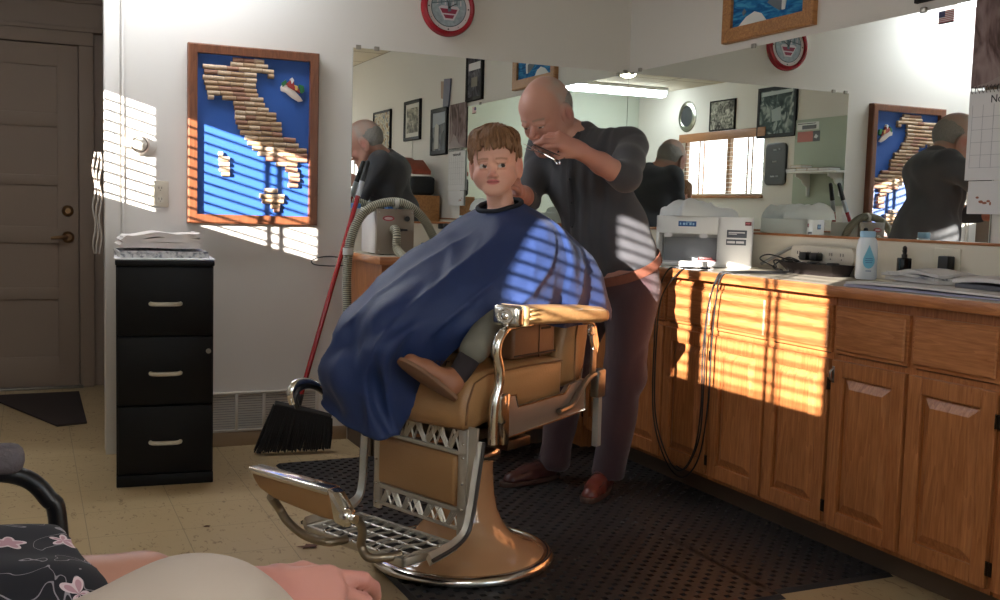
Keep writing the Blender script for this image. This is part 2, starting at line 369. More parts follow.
# ---- windows: frame, sashes, blinds
VALANCE = wood('blind_valance_wood', (146, 96, 58), (170, 118, 76), 'y', rough=.4)
SLAT = mat('white_slat', (226, 216, 202), .5)
GLASS = bpy.data.materials.new('window_glass'); GLASS.use_nodes = True; _n = GLASS.node_tree.nodes; _l = GLASS.node_tree.links; _n.remove(_n['Principled BSDF']); _t = _n.new('ShaderNodeBsdfTransparent'); _g = _n.new('ShaderNodeBsdfGlossy'); _g.inputs['Roughness'].default_value = 0.02; _x = _n.new('ShaderNodeMixShader'); _x.inputs[0].default_value = .05; _l.new(_t.outputs[0], _x.inputs[1]); _l.new(_g.outputs[0], _x.inputs[2]); _l.new(_x.outputs[0], _n['Material Output'].inputs[0])
def window(name, W, panes, tapes, valance):
    y0, y1, z0, z1 = W; f = MB(); xo = XD-.1
    f.box((xo+.01, y0, z0), (xo+.05, y0+.03, z1)); f.box((xo+.01, y1-.03, z0), (xo+.05, y1, z1)); f.box((xo+.01, y0, z1-.02), (xo+.05, y1, z1)); f.box((xo+.01, y0, z0), (xo+.05, y1, z0+.02))
    for a, b in panes: f.box((xo+.01, a, z0), (xo+.05, b, z1))
    fr = struct(name, f, mat('window_frame_paint', (150, 112, 84), .5))
    g = MB(); g.box((xo+.026, y0+.02, z0+.01), (xo+.03, y1-.02, z1-.01)); g.build('glass', GLASS, fr, 0)
    s = MB(); s.box((XD-.1, y0-.02, z0-.03), (XD+.03, y1+.02, z0), .006); s.build('sill', VALANCE, fr)
    return fr
window('window_1', W1, [(-4.085, -4.03)], None, True)
window('window_2', W2, [(-1.165, -1.065)], None, False)
def blind(y0, y1, z0, z1, tapes, label, valance=True, tilt=.125, pitch=.0445, mid=None):
    root = thing('window_blind', label, 'blind', (XD-.02, (y0+y1)/2, z1)); oy = (y0+y1)/2
    s = MB(); z = z1-.03; k = 0
    while z > z0+.03:
        bm = MB(); 
        c, sn = math.cos(tilt), math.sin(tilt)
        P = []
        for (u, v) in ((-.025, -.0018), (.025, -.0018), (.025, .0018), (-.025, .0018)):
            P.append((u*c+v*sn, -u*sn+v*c))
        s.v += [(px, yy-oy, pz+z-z1) for yy in (y0+.004, y1-.004) for px, pz in P]; o = len(s.v)-8
        s.f += [(o, o+1, o+5, o+4), (o+1, o+2, o+6, o+5), (o+2, o+3, o+7, o+6), (o+3, o, o+4, o+7), (o, o+3, o+2, o+1), (o+4, o+5, o+6, o+7)]; s.m += [0]*6
        z -= pitch
    s.build('slats', SLAT, root, 0)
    r = MB(); r.box((-.026, y0+.004-oy, z0-z1+.004), (.026, y1-.004-oy, z0-z1+.018), .003); r.build('bottom_rail', SLAT, root)
    r = MB(); r.box((-.026, y0+.004-oy, -.012), (.026, y1-.004-oy, .0), .002); r.build('head_rail', SLAT, root)
    for t_ in tapes:
        m = MB(); m.box((-.029, t_-.012-oy, z0-z1+.01), (-.0275, t_+.012-oy, -.005)); m.box((.0275, t_-.012-oy, z0-z1+.01), (.029, t_+.012-oy, -.005)); m.build('ladder_tape', mat('tape_cloth', (190, 150, 120), .8), root)
    if valance:
        m = MB(); m.box((.022, y0-.03-oy, -.035), (.04, y1+.03-oy, .055), .004); m.box((-.02+.04, y0-.03-oy, -.035), (.0205, y0-.018-oy, .055)); m.build('valance', VALANCE, root)
    return root
blind(W1[0], W1[1], W1[2], W1[3], [-4.48, -3.66], 'wide white slatted blind with wooden valance under the oval plate, seen in the right mirror')
blind(W2[0], -1.118, W2[2], W2[3], [-1.45], 'white slatted blind on the left half window that throws stripes across the cork map', False)
blind(-1.112, W2[1], W2[2], W2[3], [-.70], 'white slatted blind over the half window nearest the entry door, striping the thermostat wall', False)

# ---- ceiling light fixtures
def fixture(x, y, rz, label, power):
    r = thing('ceiling_light', label, 'ceiling light', (x, y, H), rz, 'fluorescent lights on the ceiling')
    m = MB(); m.box((-.62, -.10, -.035), (.62, .10, 0), .006); m.build('housing', WHITE, r)
    m = MB(); m.prism([(-.085, -.035), (.085, -.035), (.07, -.085), (.04, -.095), (-.04, -.095), (-.07, -.085)], -.61, .61, 'yz')
    m.build('diffuser', mat('lit_diffuser', (240, 246, 255), .4, emit=power), r)
    return r
fixture(-2.78, -4.93, .0, 'lit fluorescent fixture whose long white bar crosses the mirror corner behind the barber', 9.0)
fixture(-2.55, -.30, 0., 'lit fluorescent fixture near the back wall, cut by the top of the right mirror', 4.5)
dl = thing('ceiling_light', 'small round ceiling light, a bright spot at the top of the mirror corner', 'ceiling light', (-2.335, -3.915, H))
m = MB(); m.lathe([(0, 0), (.10, 0), (.10, -.02), (.085, -.03), (0, -.03)]); m.build('housing', WHITE, dl)
m = MB(); m.lathe([(0, -.07), (.04, -.066), (.07, -.05), (.082, -.03), (0, -.03)]); m.build('dome', mat('lit_dome', (255, 240, 214), .4, emit=6.), dl)

# ---- mirrors
mi = MB(); mi.box((-1.515, -.009, 1.062), (-.004, -.003, 1.872), 0); ob = mi.build('wall_mirror', MIRROR, None, 0); tag(ob, 'wide frameless mirror behind the barber and boy, left of the corner seam', 'mirror')
mi = MB(); mi.box((-.009, -2.36, 1.062), (-.003, -.011, 1.872), 0); ob2 = mi.build('wall_mirror', MIRROR, None, 0); tag(ob2, 'wide frameless mirror above the oak counter, right of the corner seam', 'mirror')
def backing(parent, a, b):
    m = MB(); m.box(a, b); m.build('backing', mat('mirror_backing', (70, 70, 68), .6), parent)
backing(ob, (-1.515, -.003, 1.062), (-.004, -.0005, 1.872)); backing(ob2, (-.003, -2.36, 1.062), (-.0005, -.011, 1.872))
def clip(parent, c, ax):
    m = MB(); s = (.012, .006, .010) if ax == 'b' else (.006, .012, .010)
    m.box([c[i]-s[i] for i in range(3)], [c[i]+s[i] for i in range(3)], .002); m.build('clip', STEEL, parent)
for x in (-1.49, -1.40, -.03): clip(ob, (x, -.0085, 1.876), 'b')
for y in (-.12, -1.06, -2.02): clip(ob2, (-.0085, y, 1.876), 'c')
# ---- backsplash with a thin wooden ledge
s = MB(); s.box((-1.515, -.016, .911), (-.016, 0, 1.052)); o = s.build('backsplash', CREAM, None, 0); tag(o, 'cream backsplash strip under the left mirror', 'backsplash')
s = MB(); s.box((-.016, -4.3, .9115), (-.0005, -.0165, 1.052)); o = s.build('backsplash', CREAM, None, 0); tag(o, 'long cream backsplash strip under the right mirror', 'backsplash')
s = MB(); s.box((-1.515, -.022, 1.052), (-.02, 0, 1.062), .002); o = s.build('ledge_strip', OAKX); tag(o, 'thin oak strip along the foot of the left mirror', 'trim strip')
s = MB(); s.box((-.022, -4.3, 1.052), (0, 0, 1.062), .002); o = s.build('ledge_strip', OAKH); tag(o, 'thin oak strip along the foot of the right mirror', 'trim strip')

# ================================================================ CABINETS
FACE = -.50
def cab_door(root, y0, y1, z0, z1, hinge=None, pull=None, drawer=False):
    """raised panel door; local X points out of the cabinet face"""
    m = MB(); t = .019; cy, w = (y0+y1)/2, y1-y0
    g = OAKH if drawer else OAK
    if drawer:
        m.box((0, y0, z0), (t*.55, y1, z1)); 
        prof = [(0.0, t*.5), (.004, t*.8), (.02, t)]
        m.box((t*.5, y0+.010, z0+.010), (t*1.05, y1-.010, z1-.010), .009, seg=1)
    else:
        st = .052
        m.box((0, y0, z0), (t*.25, y1, z1))
        for a, b, c, d_ in ((y0, y0+st, z0, z1), (y1-st, y1, z0, z1)): m.box((t*.3, a, c), (t, b, d_), .003)
        for c, d_ in ((z0, z0+st), (z1-st, z1)): m.box((t*.3, y0+st, c), (t, y1-st, d_), .003)
        # raised field with a sloped border
        a0, a1, c0, c1 = y0+st+.006, y1-st-.006, z0+st+.006, z1-st-.006; b_ = .028
        m.add([(t*.30, a0, c0), (t*.30, a1, c0), (t*.30, a1, c1), (t*.30, a0, c1), (t*.98, a0+b_, c0+b_), (t*.98, a1-b_, c0+b_), (t*.98, a1-b_, c1-b_), (t*.98, a0+b_, c1-b_)],
              [(0, 1, 5, 4), (1, 2, 6, 5), (2, 3, 7, 6), (3, 0, 4, 7), (4, 5, 6, 7)])
    o = m.build('drawer' if drawer else 'door', g, root, 20)
    if pull is not None:
        p = MB(); p.box((t, pull-.005, z1-.075), (t+.003, pull+.005, z1-.02), .001); p.tube(catmull([(t, pull, z1-.068), (t+.012, pull, z1-.062), (t+.016, pull, z1-.048), (t+.012, pull, z1-.034), (t, pull, z1-.028)], 4), .0035, 8); p.build('handle', STEEL, o)
    if hinge is not None:
        for zz in (z0+.06, z1-.08):
            p = MB(); p.cyl((t+.001, hinge, zz-.018), (t+.001, hinge, zz+.018), .004); p.box((t-.001, hinge-.006, zz-.02), (t+.0015, hinge+.006, zz+.02)); p.build('hinge', mat('dark_hinge', (60, 50, 42), .35, 1.), o)
    return o
KICK = mat('kick_board', (92, 76, 62), .5)
def cabinet(label, length, n, M, kickback=.09, pulls=()):
    """local: X out of face, Y along the run from 0 to length, back at X=-.5"""
    root = thing('base_cabinet', label, 'cabinet', group='oak base cabinets under the counter'); root.matrix_world = M
    b = MB(); b.box((-.49, .002, .10), (-.02, length-.002, .876)); b.build('body', OAK, root)
    f = MB(); z0, z1 = .10, .876; wdt = length/n; st = []
    for i in range(n+1):
        a = max(.002, i*wdt-.018); c = min(length-.002, i*wdt+.018); st.append((a, c)); f.box((-.02, a, .10), (0, c, .876))
    for i in range(n):
        for za, zb in ((.84, .876), (.655, .685), (.10, .125)): f.box((-.02, st[i][1], za), (0, st[i+1][0], zb))
    f.box((-.03, .01, .12), (-.018, length-.01, .86)); f.build('face_frame', OAK, root, 0)
    k = MB(); k.box((-kickback-.02, .0, 0), (-kickback, length, .10)); k.box((-.49, 0, 0), (-kickback, .02, .10)); k.build('toe_kick', KICK, root, 0)
    for i in range(n):
        a, c = i*wdt+.008, (i+1)*wdt-.008
        h = c if i % 2 else a; p = a+.02 if i % 2 else c-.02
        cab_door(root, a, c, .118, .668, h+(.006 if i % 2 else -.006), (a+.012 if i in pulls else None))
        cab_door(root, a, c, .69, .845, drawer=True)
    return root
def runC(y): return Matrix.Translation((FACE, y, 0)) @ Matrix.Rotation(PI, 4, 'Z')
cabinet('oak base cabinet with the most sunlit doors, under the clippers and lotion bottle', .66, 2, runC(-1.55), pulls=())
cabinet('oak base cabinet fully in shade, under the folded newspapers', .66, 2, runC(-2.21), pulls=(0,))
cabinet('oak base cabinet behind the loop of hanging cords, partly sunlit', .66, 2, runC(-.89))
cabinet('oak base cabinet cut by the right edge of the photo', .66, 2, runC(-2.875))
cabinet('oak base cabinet out of the photo toward the waiting chairs', .66, 2, runC(-3.54))
cabinet('narrow oak base cabinet just right of the barber trousers', .34, 1, runC(-.55))
MBr = Matrix.Translation((0, FACE, 0)) @ Matrix.Rotation(-PI/2, 4, 'Z')
cabinet('oak base cabinet with exposed plain end beside the broom, under the metal vacuum box', .99, 3, Matrix.Translation((-1.515, FACE, 0)) @ Matrix.Rotation(-PI/2, 4, 'Z'))
b = MB(); b.box((-.52, -.55, .0), (-.01, -.01, .876)); o = b.build('corner_cabinet', OAK); tag(o, 'blind corner block where the two oak cabinet runs meet', 'cabinet')
# countertops
m = MB(); m.prism([(-1.53, -.002), (-.02, -.002), (-.02, -4.3), (-.54, -4.3), (-.54, -.55), (-1.53, -.55)], .878, .911, 'xy', 0)
top = m.build('countertop', mat('counter_laminate', (205, 196, 178), .22, vary=.04, vscale=40), None, 0); tag(top, 'long L shaped cream countertop with an oak front edge', 'countertop')
m = MB(); m.box((-.553, -4.3, .877), (-.54, -.55, .9125), .004); m.build('wood_edge', OAKH, top)
m = MB(); m.box((-1.543, -.563, .877), (-.553, -.55, .9125), .004); m.build('wood_edge', OAKX, top); 
m = MB(); m.box((-1.543, -.55, .877), (-1.53, -.002, .9125), .004); m.build('wood_edge', OAKH, top)

# ================================================================ VENT, OUTLETS, THERMOSTAT
GRILLE = mat('vent_enamel', (196, 188, 176), .45, vary=.06, vscale=12)
v = thing('floor_vent', 'long cream louvred wall vent low on the back wall behind the broom', 'vent', (-1.92, 0, .162))
m = MB(); W_, Hh = .52, .185
for a, b in (((-W_/2, -.014, Hh/2-.012), (W_/2, 0, Hh/2)), ((-W_/2, -.014, -Hh/2), (W_/2, 0, -Hh/2+.012))): m.box(a, b, .003)
for k in range(5):
    x = -W_/2+k*(W_-.014)/4; m.box((x, -.014, -Hh/2), (x+.014, 0, Hh/2), .002)
m.build('frame', GRILLE, v)
m = MB()
for k in range(14):
    z = -Hh/2+.018+k*(Hh-.036)/13; m.add([(-W_/2+.01, -.002, z+.0055), (W_/2-.01, -.002, z+.0055), (W_/2-.01, -.011, z-.0025), (-W_/2+.01, -.011, z-.0025)], [(0, 1, 2, 3)])
m.build('louvres', GRILLE, v, 0)
m = MB(); m.box((-W_/2+.005, -.0015, -Hh/2+.005), (W_/2-.005, -.0005, Hh/2-.005)); m.build('dark_duct', BLACK, v, 0)
def outlet(label, loc, rz, horizontal=False, col=(206, 198, 180), w=.072, nsock=2):
    r = thing('wall_outlet', label, 'outlet', loc, rz); pm = mat('outlet_plate_%d' % col[0], col, .4)
    m = MB(); m.box((-w/2, -.006, -.058), (w/2, 0, .058), .003); m.build('plate', pm, r)
    for s in (-1, 1):
        m = MB(); m.prism(rounded(0, .024*s, .034, .03, .012), -.010, -.004, 'xz'); so_ = m.build('socket', pm, r)
        m = MB()
        for dx in (-.006, .006): m.box((dx-.0012, -.0105, .024*s-.002), (dx+.0012, -.0095, .024*s+.008))
        m.cyl((0, -.0105, .024*s-.008), (0, -.0095, .024*s-.008), .0022, n=8); m.build('slots', BLACK, so_, 0)
    return r
outlet('beige wall outlet between the thermostat and the cork map', (-2.385, 0, 1.157), 0)
t = thing('thermostat', 'round thermostat knob on an oval plate, in striped sunlight left of the map', 'thermostat', (-2.475, 0, 1.368))
m = MB(); m.prism([(.062*math.cos(a/12*PI)+.012, .045*math.sin(a/12*PI)) for a in range(24)], -.006, 0, 'xz', bev=.002); m.build('plate', WALL, t)
m = MB(); m.lathe([(0, -.05), (.024, -.05), (.036, -.042), (.042, -.03), (.042, -.012), (.046, -.01), (.046, -.004)], axis='y'); m.build('dial', mat('clear_ivory', (214, 206, 194), .25), t)
m = MB(); m.lathe([(.030, -.046), (.033, -.049), (.036, -.046), (.036, -.042), (.030, -.042)], axis='y', close=True); m.build('ring', STEEL, t)
s = MB(); s.box((-2.44, -.003, 1.16), (-2.425, 0, 1.22)); 

# dangling cords at the alcove corner
for i in range(3):
    m = MB(); p = []
    x = XA-.02-.012*i
    for k in range(14): p.append((x+.006*math.sin(k*1.3+i), .02+.01*i+.006*math.cos(k*1.1+i*2), 1.33-k*.034))
    m.tube(p, .004, 6); o = m.build('dangling_cord', mat('grey_cord', (170, 160, 150), .7)); tag(o, 'pale twisted cord hanging at the wall corner beside the brown door', 'cord', 'cords hanging at the wall corner')

f = MB()
for a, b in (((-1.30, YE-.08, .85), (-1.25, YE-.03, 2.15)), ((-.27, YE-.08, .85), (-.22, YE-.03, 2.15)), ((-1.30, YE-.08, .85), (-.22, YE-.03, .90)), ((-1.30, YE-.08, 2.10), (-.22, YE-.03, 2.15)), ((-.78, YE-.08, .85), (-.74, YE-.03, 2.15))): f.box(a, b)
fr = struct('added_front_window', f, MATS['window_frame_paint']); g = MB(); g.box((-1.28, YE-.057, .87), (-.24, YE-.053, 2.13)); g.build('glass', GLASS, fr, 0)  # unseen front window, added to supply soft daylight from behind the camera
# unseen post added beyond the left wall to shade the big window's corner end
m = MB(); m.box((-5.60, -5.215, 0), (-5.42, -4.88, 3.2), .01); m.box((-5.64, -5.25, 0), (-5.38, -4.84, .12), .01); m.box((-5.64, -5.25, 3.08), (-5.38, -4.84, 3.2), .01)
o = m.build('added_shade_post', mat('shade_post_paint', (170, 160, 148), .7)); tag(o, 'square unseen post added outside to shade one end of the blind covered window', 'post')
m = MB(); m.box((-14, -16, -.12), (-3.72, 8, -.02)); struct('ground_outside', m, mat('outdoor_paving', (150, 146, 138), .9))
# ================================================================ CORK MAP
def frame_mb(w, h, bw, d, inner=.0, axis='xz'):
    """mitred picture frame in the xz plane, back at y=0, front at y=-d"""
    m = MB(); o = [(-w/2, -h/2), (w/2, -h/2), (w/2, h/2), (-w/2, h/2)]; i = [(-w/2+bw, -h/2+bw), (w/2-bw, -h/2+bw), (w/2-bw, h/2-bw), (-w/2+bw, h/2-bw)]
    e = .006; oo = [(-w/2+e, -h/2+e), (w/2-e, -h/2+e), (w/2-e, h/2-e), (-w/2+e, h/2-e)]
    v = [(x, 0, z) for x, z in o]+[(x, -d+e, z) for x, z in o]+[(x, -d, z) for x, z in oo]+[(x, -d+inner, z) for x, z in i]+[(x, 0, z) for x, z in i]
    f = []
    for L in range(4):
        for k in range(4): f.append((L*4+k, L*4+(k+1) % 4, (L+1)*4+(k+1) % 4, (L+1)*4+k))
    for k in range(4): f.append((16+k, 16+(k+1) % 4, (k+1) % 4, k))
    return m.add(v, f)
mp = thing('cork_map_picture', 'framed blue board with a boot shaped map of Italy made of corks', 'picture', (-1.977, 0, 1.429))
frame_mb(.587, .793, .040, .042, .004).build('frame', FRAMEWOOD, mp, 20)
m = MB(); m.box((-.28, -.010, -.38), (.28, -.001, .38)); m.build('board', mat('blue_board', (40, 88, 168), .6, bump=.05, bscale=150), mp, 0)
ROWS = [(-2.076, -1.935, 1.768), (-2.086, -1.918, 1.747), (-2.207, -1.891, 1.727), (-2.2, -1.969, 1.704), (-1.918, -1.89, 1.707), (-2.207, -1.968, 1.68), (-2.2, -1.972, 1.659), (-2.194, -1.968, 1.636), (-2.187, -1.961, 1.615), (-2.184, -2.157, 1.594), (-2.121, -1.937, 1.597), (-2.072, -1.93, 1.575), (-2.068, -1.913, 1.554), (-2.065, -1.878, 1.534), (-2.065, -1.878, 1.513), (-2.061, -1.854, 1.491), (-2.051, -1.852, 1.469), (-2.041, -1.85, 1.446), (-2.02, -1.787, 1.423), (-2.007, -1.773, 1.4), (-1.986, -1.735, 1.377), (-1.959, -1.732, 1.355), (-1.925, -1.733, 1.333), (-1.876, -1.779, 1.312), (-1.834, -1.778, 1.288), (-1.817, -1.768, 1.265), (-1.817, -1.767, 1.241), (-1.82, -1.774, 1.216), (-1.93, -1.868, 1.188), (-1.951, -1.837, 1.162), (-1.94, -1.84, 1.139), (-1.899, -1.857, 1.117), (-1.885, -1.86, 1.098), (-2.137, -2.117, 1.344), (-2.136, -2.087, 1.323), (-2.133, -2.087, 1.299), (-2.133, -2.086, 1.276), (-2.123, -2.086, 1.256)]
CORKS = [mat('cork_%s' % n, c, .8, vary=.3, vscale=90, bump=.15, bscale=300) for n, c in (('pale', (196, 172, 146)), ('tan', (176, 146, 116)), ('stained', (158, 118, 98)))]
random.seed(5); corks = {}; nck = 0
for (a, b, z) in ROWS:
    n = max(1, round((b-a)/.053)); L = (b-a)/n
    if n > 1 and False: pass
    for k in range(n):
        key = (round(L, 3)); ci = random.choice((0, 0, 1, 1, 2))
        c = MB(); c.cyl((-L/2+.001, 0, 0), (L/2-.001, 0, 0), .0112, .0106, 12)
        o = c.build('cork', CORKS[ci], mp, 40); o.location = (a+(k+.5)*L+1.977, -.0205, z-1.429+random.uniform(-.001, .001)); o.rotation_euler = (0, random.uniform(-.03, .03), 0); nck += 1
# little painted plaque on the board
pl = thing('souvenir_magnet', 'small colourful souvenir plaque with green ends on the cork map board', 'magnet', (-1.805, -.012, 1.65), 0)
m = MB(); m.prism([(-.055, .012), (-.04, .03), (-.02, .018), (.01, .0), (.04, -.03), (.05, -.045), (.03, -.05), (0, -.035), (-.03, -.012), (-.052, -.006)], -.010, 0, 'xz', bev=.001); m.build('ribbon', mat('ribbon_white', (226, 214, 206), .5), pl)
m = MB(); m.prism([(-.03, .028), (-.01, .045), (.004, .05), (.008, .02), (.03, .01), (.035, -.012), (.01, .0), (-.02, .014)], -.016, 0, 'xz', bev=.001); m.build('boat', mat('souvenir_red', (150, 40, 40), .4), pl)
m = MB(); m.prism([(-.012, .05), (-.002, .058), (.006, .045), (-.004, .028)], -.018, 0, 'xz'); m.prism([(.01, .025), (.024, .02), (.022, .002), (.012, .0)], -.018, 0, 'xz', 1); m.build('flag', [WHITE, mat('souvenir_yellow', (206, 168, 90), .5)], pl)
m = MB(); m.prism([(.03, .03), (.052, .024), (.056, .0), (.045, -.012), (.034, .0)], -.014, 0, 'xz', bev=.001); m.prism([(-.05, .03), (-.03, .048), (-.026, .03), (-.045, .012)], -.012, 0, 'xz', bev=.001); m.build('leaf', mat('souvenir_green', (34, 110, 60), .4), pl)

# ================================================================ CLOCK
ck = thing('wall_clock', 'round red rimmed wall clock with a striped barber scene on its face', 'clock', (-1.043, 0, 2.103)); R_ = .138
m = MB(); m.lathe([(R_-.026, -.004), (R_-.026, -.028), (R_-.017, -.036), (R_-.005, -.030), (R_, -.018), (R_, 0)], axis='y', n=64); m.build('rim', mat('clock_red', (146, 22, 36), .25), ck)
m = MB(); m.lathe([(0, -.020), (R_-.026, -.020)], axis='y', n=64); fc = m.build('face', mat('clock_face_white', (214, 206, 206), .5), ck)
m = MB(); m.lathe([(0, -.0215), (R_*.67, -.0215)], axis='y', n=48); m.lathe([(0, -.0225), (R_*.64, -.0225)], axis='y', n=48, mi=1); pic = m.build('picture_disc', [mat('clock_grey', (70, 84, 90), .5), mat('clock_sky', (150, 164, 172), .6, vary=.5, vscale=60)], fc)
m = MB(); m.prism([(-0.0546, -0.0026), (-0.0390, 0.0078), (0.0416, 0.0078), (0.0546, -0.0026), (0.0260, -0.0598), (-0.0234, -0.0598)], -.0245, -.022, 'xz'); m.prism([(-0.0468, -0.0065), (0.0442, -0.0065), (0.0338, -0.0286), (-0.0338, -0.0286)], -.0255, -.022, 'xz', 1); m.prism([(-0.0286, -0.0351), (0.0286, -0.0351), (0.0195, -0.0520), (-0.0182, -0.0520)], -.0255, -.022, 'xz', 1)
m.prism([(-0.0078, 0.0260), (0.0078, 0.0260), (0.0104, -0.0156), (-0.0052, -0.0208)], -.0265, -.022, 'xz', 2)
for k in range(7): m.prism([(-.062+k*.02, .012+.006*(k % 2)), (-.056+k*.02, .012), (-.058+k*.02, .05), (-.061+k*.02, .05)], -.0245, -.022, 'xz', 2 if k % 2 else 0)
m.prism([(-0.0910, 0.0104), (0.0650, 0.0390), (0.0650, 0.0442), (-0.0910, 0.0156)], -.0248, -.022, 'xz', 2)
m.build('picture_shapes', [mat('clock_pale', (206, 198, 204), .5), mat('clock_crimson', (140, 36, 66), .5), mat('clock_slate', (90, 108, 118), .5)], pic)
m = MB()
for k in range(12):
    a = k*PI/6; m.ell((R_*.745*math.sin(a), -.021, R_*.745*math.cos(a)), (.004 if k % 3 == 0 else .002, .001, .004 if k % 3 == 0 else .002), n=8)
m.build('hour_marks', BLACK, fc)
m = MB(); m.tube([(0, -.028, 0), (.035, -.028, .02)], .0022, 6); m.tube([(0, -.0285, 0), (-.02, -.0285, .06)], .0016, 6); m.ell((0, -.028, 0), (.005, .002, .005)); m.build('hands', BLACK, ck)

# ================================================================ PICTURES (built facing -Y, then turned to their wall)
def art(name, kind, c):
    m = mat(name, c[0], .75, spec=.2); n, l, b = nodes(m); tc = n.new('ShaderNodeTexCoord'); mp_ = n.new('ShaderNodeMapping'); l.new(tc.outputs['Object'], mp_.inputs[0])
    nz = n.new('ShaderNodeTexNoise'); nz.inputs['Detail'].default_value = 4; l.new(mp_.outputs[0], nz.inputs[0]); rp = n.new('ShaderNodeValToRGB'); l.new(nz.outputs[0], rp.inputs[0])
    sc, dist, st = kind; nz.inputs['Scale'].default_value = sc; nz.inputs['Distortion'].default_value = dist; mp_.inputs['Scale'].default_value = st
    cr = rp.color_ramp; cr.elements[0].position = .36; cr.elements[1].position = .66; cr.elements[0].color = srgb(c[0]); cr.elements[1].color = srgb(c[-1])
    for k in range(1, len(c)-1): q = cr.elements.new(.36+.30*k/(len(c)-1)); q.color = srgb(c[k])
    l.new(rp.outputs[0], b.inputs['Base Color']); return m
BLKFRAME = mat('black_frame', (20, 18, 18), .6, spec=.2)
def picture(label, w, h, bw, M, fmat, am, matte=0., d=.022, name='framed_picture', cat='picture', glass=False, shapes=None):
    r = thing(name, label, cat); r.matrix_world = M
    frame_mb(w, h, bw, d, .004).build('frame', fmat, r, 20)
    if matte:
        m = MB(); m.box((-w/2+bw*.8, -.010, -h/2+bw*.8), (w/2-bw*.8, -.002, h/2-bw*.8)); m.build('mount', mat('mount_card', (206, 202, 192), .8), r, 0)
    a = MB(); q = bw+matte; a.box((-w/2+q, -.012, -h/2+q), (w/2-q, -.003, h/2-q)); o = a.build('print', am, r, 0)
    if shapes:
        s = MB(); mats = []
        for pts, mt, dy in shapes:
            if mt not in mats: mats.append(mt)
            s.prism([(u*(w-2*q), v*(h-2*q)) for u, v in pts], -.0135-dy, -.011, 'xz', mats.index(mt))
        s.build('painted_shapes', mats, o, 0)
    return r
def onC(y, z): return Matrix.Translation((0, y, z)) @ Matrix.Rotation(-PI/2, 4, 'Z')   # faces -X
def onD(y, z): return Matrix.Translation((XD, y, z)) @ Matrix.Rotation(PI/2, 4, 'Z')    # faces +X
bird = mat('bird_white', (214, 216, 212), .6); birdg = mat('bird_grey', (96, 104, 112), .6)
swan = [([(-.42, -.5), (-.30, -.40), (-.18, -.36), (-.08, -.40), (.0, -.5)], bird, .0), ([(-.36, -.34), (-.33, -.30), (-.30, -.34), (-.34, -.38)], birdg, .001),
        ([(.0, -.30), (.08, -.20), (.17, -.20), (.24, -.26), (.22, -.38), (.17, -.42), (.08, -.36)], birdg, .001), ([(.06, -.24), (.13, -.16), (.22, -.18), (.26, -.28), (.24, -.42), (.20, -.42), (.20, -.28), (.12, -.24)], bird, .002),
        ([(.10, -.12), (.22, -.02), (.36, -.06), (.44, -.12), (.30, -.14), (.22, -.16)], bird, .001), ([(-.2, .1), (0, .2), (.2, .14), (.05, .05)], bird, .001)]
picture('oak framed painting of white water birds on bright blue water', .61, .50, .062, onC(-1.148, 2.16), HONEY, art('blue_water_art', (9, 1.2, (1, 1, 4)), [(16, 78, 130), (30, 110, 165), (70, 150, 190)]), shapes=swan, d=.03)
picture('black framed certificate hung high beside the bird painting, seen in the left mirror', .30, .42, .026, onC(-2.13, 2.115), BLKFRAME, art('certificate_art', (14, 1, (1, 1, 1)), [(48, 48, 54), (80, 80, 88), (120, 120, 128)]), shapes=[([(-.42, .02), (.42, .02), (.42, .16), (-.42, .16)], PAPER, 0), ([(-.22, -.30), (.22, -.30), (.22, -.12), (-.22, -.12)], mat('seal_grey', (120, 116, 106), .7), 0), ([(-.3, .24), (-.2, .44), (-.05, .3), (.1, .46), (.3, .26)], mat('photo_pale', (176, 176, 180), .7), 0)])
picture('black framed old street photograph next to the calendar, seen in the left mirror', .35, .36, .034, onC(-2.82, 1.727), BLKFRAME, art('street_art', (11, 1.5, (1, 1, .7)), [(50, 54, 58), (90, 96, 100), (150, 152, 152)]), shapes=[([(-.5, .22), (.5, .12), (.5, .5), (-.5, .5)], mat('photo_sky', (150, 158, 166), .7), 0), ([(.0, -.45), (.32, -.45), (.32, .15), (.18, .22), (.0, .15)], mat('photo_tower', (176, 174, 168), .7), .001), ([(-.45, -.5), (-.2, -.5), (-.2, -.1), (-.35, .0), (-.45, -.1)], mat('photo_dark', (60, 62, 64), .7), .001)])
picture('narrow framed ink sketch with a cord hanging below it, seen in the left mirror', .40, .33, .028, onC(-3.45, 1.855), BLKFRAME, art('sketch_art', (13, .6, (1, 1, 2.)), [(92, 92, 86), (140, 138, 126), (196, 190, 172)]), matte=.035)
picture('black framed speckled poster just behind the barber head in the left mirror', .50, .36, .020, onC(-4.27, 1.815), BLKFRAME, art('poster_art', (26, .3, (1, 1, 1)), [(128, 92, 60), (206, 196, 172), (96, 112, 128)]))
m = MB(); m.tube([(-.006, -3.45, 1.69), (-.006, -3.455, 1.5), (-.012, -3.46, 1.3)], .003, 6); o = m.build('hanging_cord', mat('pale_cord', (200, 198, 190), .6)); tag(o, 'thin pale cord hanging below the framed ink sketch', 'cord')
t = thing('wall_brochures', 'two overlapping grey blue brochures pinned above the street photograph', 'brochure', (-.004, -2.70, 2.01), -PI/2)
m = MB(); m.prism([(-.11, .10), (.03, .11), (.045, -.10), (-.075, -.11)], -.010, -.002, 'xz'); m.build('front_brochure', mat('brochure_slate', (84, 86, 108), .5, vary=.35, vscale=30), t)
m = MB(); m.prism([(.0, .09), (.11, .10), (.10, -.03), (.01, -.05)], -.005, -.0005, 'xz'); m.build('back_brochure', mat('brochure_tan', (150, 120, 96), .5), t)
